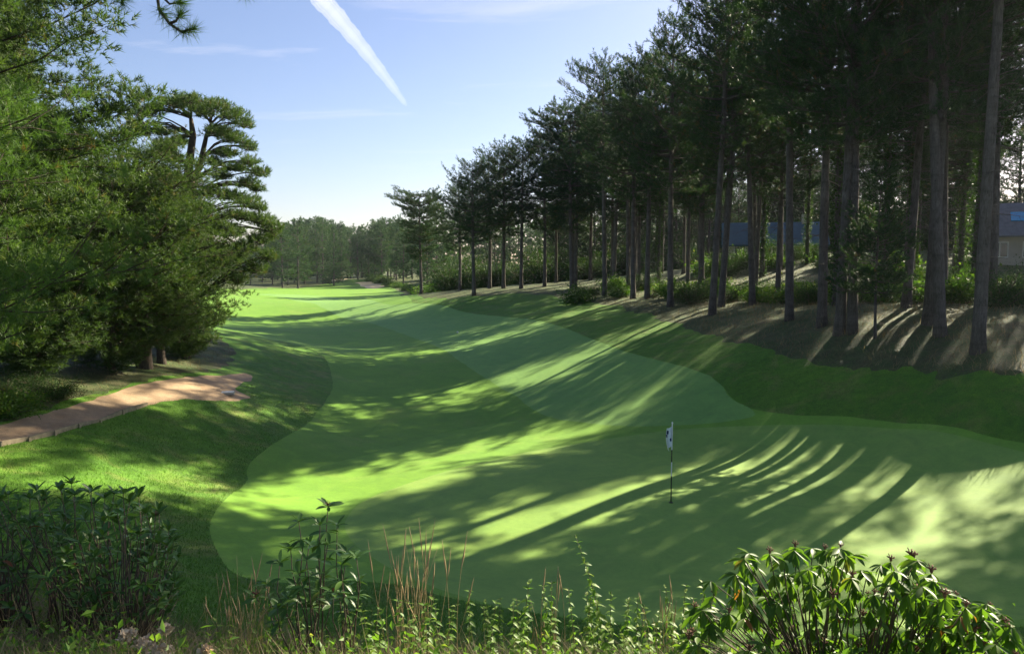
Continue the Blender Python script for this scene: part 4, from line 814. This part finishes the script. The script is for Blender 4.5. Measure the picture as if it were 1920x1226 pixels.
def tipset(prof, n, y1, Y, dY, rng, bias=1.3):
    pr = np.array(prof, float); out = []
    for i in range(n):
        px = rng.uniform(pr[0, 0], pr[-1, 0]); top = np.interp(px, pr[:, 0], pr[:, 1]); f = rng.random() ** bias; py = top + (y1 - top) * f
        out.append(at(px, py, Y + rng.uniform(-dY, dY)))
    return out
T = tipset([(1290, 1165), (1330, 1090), (1365, 1040), (1410, 1032), (1450, 1040), (1500, 1022), (1560, 1020), (1610, 1030), (1650, 1060), (1700, 1038), (1740, 1062), (1770, 1110), (1830, 1125), (1870, 1140), (1905, 1185)], 190, 1260, 4.7, 0.55, rng, 1.6)
rhodo('sunlit rhododendron with drooping leaves and brown seed heads at bottom right', T, 'rhodo_l', 0.105, -0.5, 1, 0.3, (7, 10), 9, 0.03)
T = [at(615, 950, 5.4), at(560, 978, 5.5), at(600, 985, 5.3), at(632, 985, 5.5), at(545, 1030, 5.4), at(580, 1020, 5.5), at(615, 1020, 5.3), at(650, 1035, 5.4), at(668, 1045, 5.3), at(525, 1055, 5.6), at(560, 1075, 5.3), at(640, 1090, 5.4), at(600, 1085, 5.5), at(500, 1095, 5.4), at(540, 1120, 5.3), at(655, 1120, 5.5), at(620, 1135, 5.3), at(585, 1140, 5.4), at(480, 1120, 5.5), at(600, 1050, 5.6), at(640, 1060, 5.2), at(575, 1050, 5.2), at(625, 1110, 5.2), at(560, 1100, 5.6), at(520, 1140, 5.2), at(670, 1090, 5.6)]
rhodo('single upright rhododendron sprig with glossy leaves left of centre on the bank', T, 'rhodo', 0.11, 0.4, 2, 0.05, (6, 9), 3, 0.01, 0.6)
T = tipset([(-60, 950), (0, 930), (60, 915), (130, 900), (160, 915), (215, 925), (260, 925), (290, 930), (310, 985), (335, 1020)], 190, 1150, 6.4, 0.7, rng, 1.2)
rhodo('dark spreading rhododendron filling the lower left corner', T, 'rhodo', 0.108, 0.65, 3, 0.03, (6, 9), 12, 0.015)

def nettle(px, top, Y, bend, label, i):
    rng = np.random.default_rng(900 + i); tp = at(px, top, Y); bx_ = tp[0] - bend * 0.25; z0 = Z(bx_, Y); H = max(0.25, tp[2] - z0); o0 = np.array([bx_, Y, z0])
    t = thing('nettle_plant', o0, label, 'plant', 'nettles along the foreground'); q = np.linspace(0, 1, 9)[:, None]
    path = np.array([0, 0, -0.03]) + np.array([tp[0] - bx_, 0, H + 0.03]) * q + np.array([-bend * 0.08, 0, 0]) * np.sin(q * 3.14); st = MB(); tube(st, path, np.linspace(0.004, 0.0018, 9), 5); obj('stem', st.mesh('stem', M['stem'], True), t)
    n = max(4, int(H / 0.05)); a0 = rng.uniform(0, 3)
    for j in range(n):
        f = 0.22 + 0.78 * (j + 0.5) / n; p = np.array([np.interp(f, q[:, 0], path[:, k]) for k in range(3)]); L = 0.092 * (1 - 0.55 * max(0, f - 0.35) / 0.65) * rng.uniform(0.8, 1.2)
        for s_ in (0, 1):
            a = a0 + j * 1.57 + s_ * 3.14 + rng.normal(0, 0.15); e = rng.uniform(-0.55, 0.15) if f < 0.9 else 0.5; d = (math.cos(a) * math.cos(e), math.sin(a) * math.cos(e), math.sin(e))
            obj('leaf', NL[int(rng.integers(0, 3))][0], t, M=Matrix.Translation(Vector(p)) @ orient(d, rng.normal(0, 0.2)) @ Matrix.Diagonal((L, L, L, 1)))
nl = [(1078, 1002, 5.6, -0.9, 'tallest nettle, arching left above all the other foreground herbs')]
nrg = np.random.default_rng(71)
for k, px in enumerate(np.linspace(395, 1310, 58)):
    nl.append((px + nrg.uniform(-14, 14), np.interp(px, [390, 560, 700, 860, 980, 1100, 1200, 1300], [1165, 1150, 1130, 1105, 1080, 1095, 1110, 1095]) + nrg.uniform(-8, 55), nrg.uniform(4.9, 6.3), nrg.uniform(-0.3, 0.3), 'short sunlit nettle in the foreground strip, %s of these from the left' % ORD[k]))
for k, px in enumerate((15, 60, 120, 250, 330)): nl.append((px, 1150 + nrg.uniform(0, 40), nrg.uniform(4.8, 5.3), nrg.uniform(-0.2, 0.2), 'low nettle at the foot of the dark left rhododendron, %s from the picture edge' % ORD[k]))
for i, a in enumerate(nl): nettle(*a, i)
def stalks(label, px0, px1, top, Y, n, seed, spread=0.12, head=True):
    rng = np.random.default_rng(seed); c = at((px0 + px1) / 2, 1200, Y); o0 = np.array([c[0], Y, Z(c[0], Y)]); t = thing('dry_grass_clump', o0, label, 'grass clump', 'dry grass clumps on the bank'); w = (px1 - px0) / 2 / F * Y
    for i in range(n):
        x0 = rng.normal(0, w * 0.4); y0 = rng.normal(0, 0.12); z0 = Z(o0[0] + x0, Y + y0) - o0[2] - 0.02; tx = x0 + rng.normal(0, w * 0.5); hz = at(960, top + rng.uniform(-15, 120), Y)[2] - o0[2]; q = np.linspace(0, 1, 7)[:, None]
        p = np.array([x0, y0, z0]) + np.array([tx - x0, rng.normal(0, 0.08), hz - z0]) * q + np.array([rng.normal(0, 0.03), 0, 0]) * np.sin(q * 3); g = MB(); tube(g, p, np.linspace(0.0019, 0.0009, 7), 4); s_ = obj('stalk', g.mesh('stalk', M['straw'], True), t)
        if head and rng.random() < 0.7:
            g = MB(); hp = p[-2] + (p[-1] - p[-2]) * np.linspace(-0.3, 1.3, 6)[:, None]; tube(g, hp, np.array([0.001, 0.004, 0.005, 0.004, 0.0025, 0.0005]), 5, wob=0.25, rng=rng); obj('seed_head', g.mesh('seed_head', M['straw'], True), s_)
stalks('tall tuft of straw grass stalks right of the rhododendron sprig', 700, 840, 1010, 5.5, 38, 11)
stalks('brown dry stalks between the left rhododendron and the sprig', 380, 520, 1060, 5.8, 44, 12)
stalks('brown dry stalks under the dark left rhododendron', 40, 330, 1100, 5.6, 60, 13, head=False)
stalks('sparse dry stalks in the middle of the foreground strip', 990, 1060, 1085, 5.8, 22, 14)
stalks('sparse dry stalks beside the sunlit rhododendron', 1200, 1300, 1100, 5.6, 22, 15)
def flowerhead(px, py, Y, s, label, i):
    rng = np.random.default_rng(300 + i); p = at(px, py, Y); o0 = np.array([p[0], Y, Z(p[0], Y)]); h = p[2] - o0[2]; t = thing('dried_flower', o0, label, 'flower', 'dried cream flower heads'); g = MB(); tube(g, [(0, 0, -0.02), (0.01, 0, h * 0.5), (0, 0, h)], [0.004, 0.003, 0.002], 5); obj('stem', g.mesh('stem', M['straw'], True), t)
    g = MB(); m = 130; u = nrm(rng.standard_normal((m, 3)) + [0, 0, 0.4]) * rng.uniform(0.5, 1, (m, 1)) * s * [1, 1, 0.6] + [0, 0, h]; leaves(g, u, u - [0, 0, h], 0.028, 0.022, rng); obj('flower_cluster', g.mesh('flower_cluster', M['cream']), t)
for i, (px, py, s, l) in enumerate([(238, 1190, 0.05, 'leftmost cream dried flower head at the bottom edge'), (300, 1222, 0.075, 'largest cream dried flower head, at the bottom edge'), (268, 1206, 0.045, 'cream dried flower head between the leftmost and the largest'), (385, 1222, 0.04, 'small cream dried flower head right of the largest'), (310, 1180, 0.03, 'tiny cream dried flower head above the largest')]):
    flowerhead(px, py, 4.3, s, l, i)
# ground cover
rng = np.random.default_rng(81); n = 40000
Y = rng.uniform(3.2, 8.6, n); X = rng.uniform(-0.8, 1.05, n) * Y; hz = hfast(X, Y); cl = np.sin(X * 3.1 + 1) * np.sin(Y * 2.7 + X) ; k = (cl + rng.normal(0, 0.5, n) > -0.2); k &= (Y < 7.4) | (rng.random(n) < 0.4); X, Y, hz, cl = X[k], Y[k], hz[k], cl[k]
P = np.stack([X, Y, hz + np.abs(rng.normal(0, 1, len(X))) * 0.13 * (1 + 0.5 * cl)], -1); g = MB(); leaves(g, P, np.tile([0, 0, 0.6], (len(P), 1)) + rng.normal(0, 0.5, (len(P), 3)), 0.06, 0.032, rng)
tag(obj('ground_cover', g.mesh('ground_cover', M['nettle'])), 'low leafy weeds covering the near bank', 'weeds', kind='stuff')
g = MB(); n = 32000; Y = rng.uniform(3.2, 10.5, n); X = rng.uniform(-0.8, 1.1, n) * Y; P = np.stack([X, Y, hfast(X, Y) - 0.01], -1); blades(g, P, 0.2, 0.006, rng, 0.8, 0.7)
tag(obj('bank_grass', g.mesh('bank_grass', M['grassblade'])), 'long thin green grass on the near bank', 'grass', kind='stuff')
g = MB(); n = 15000; Y = rng.uniform(3.6, 9.0, n); X = rng.uniform(-0.75, 0.35, n) * Y; P = np.stack([X, Y, hfast(X, Y) - 0.01], -1); blades(g, P, 0.3, 0.005, rng, 0.6, 0.6)
tag(obj('bank_straw', g.mesh('bank_straw', M['drygrass'])), 'dry brown grass tangled through the near bank', 'grass', kind='stuff')

# ------------------------------------------------------------------ the hazy morning air
g = MB(); box(g, (-345, -75, float(HH.min()) - 1.5), (345, 520, 34)); m, t_, o_ = newmat('morning_haze'); v = t_.nodes.new('ShaderNodeVolumePrincipled')
v.inputs['Color'].default_value = (0.80, 0.90, 1, 1); v.inputs['Density'].default_value = 0.00012; v.inputs['Anisotropy'].default_value = 0.35; t_.links.new(v.outputs[0], o_.inputs['Volume'])
tag(obj('haze', g.mesh('haze', m)), 'thin pale morning haze over the whole course', 'haze', kind='stuff')
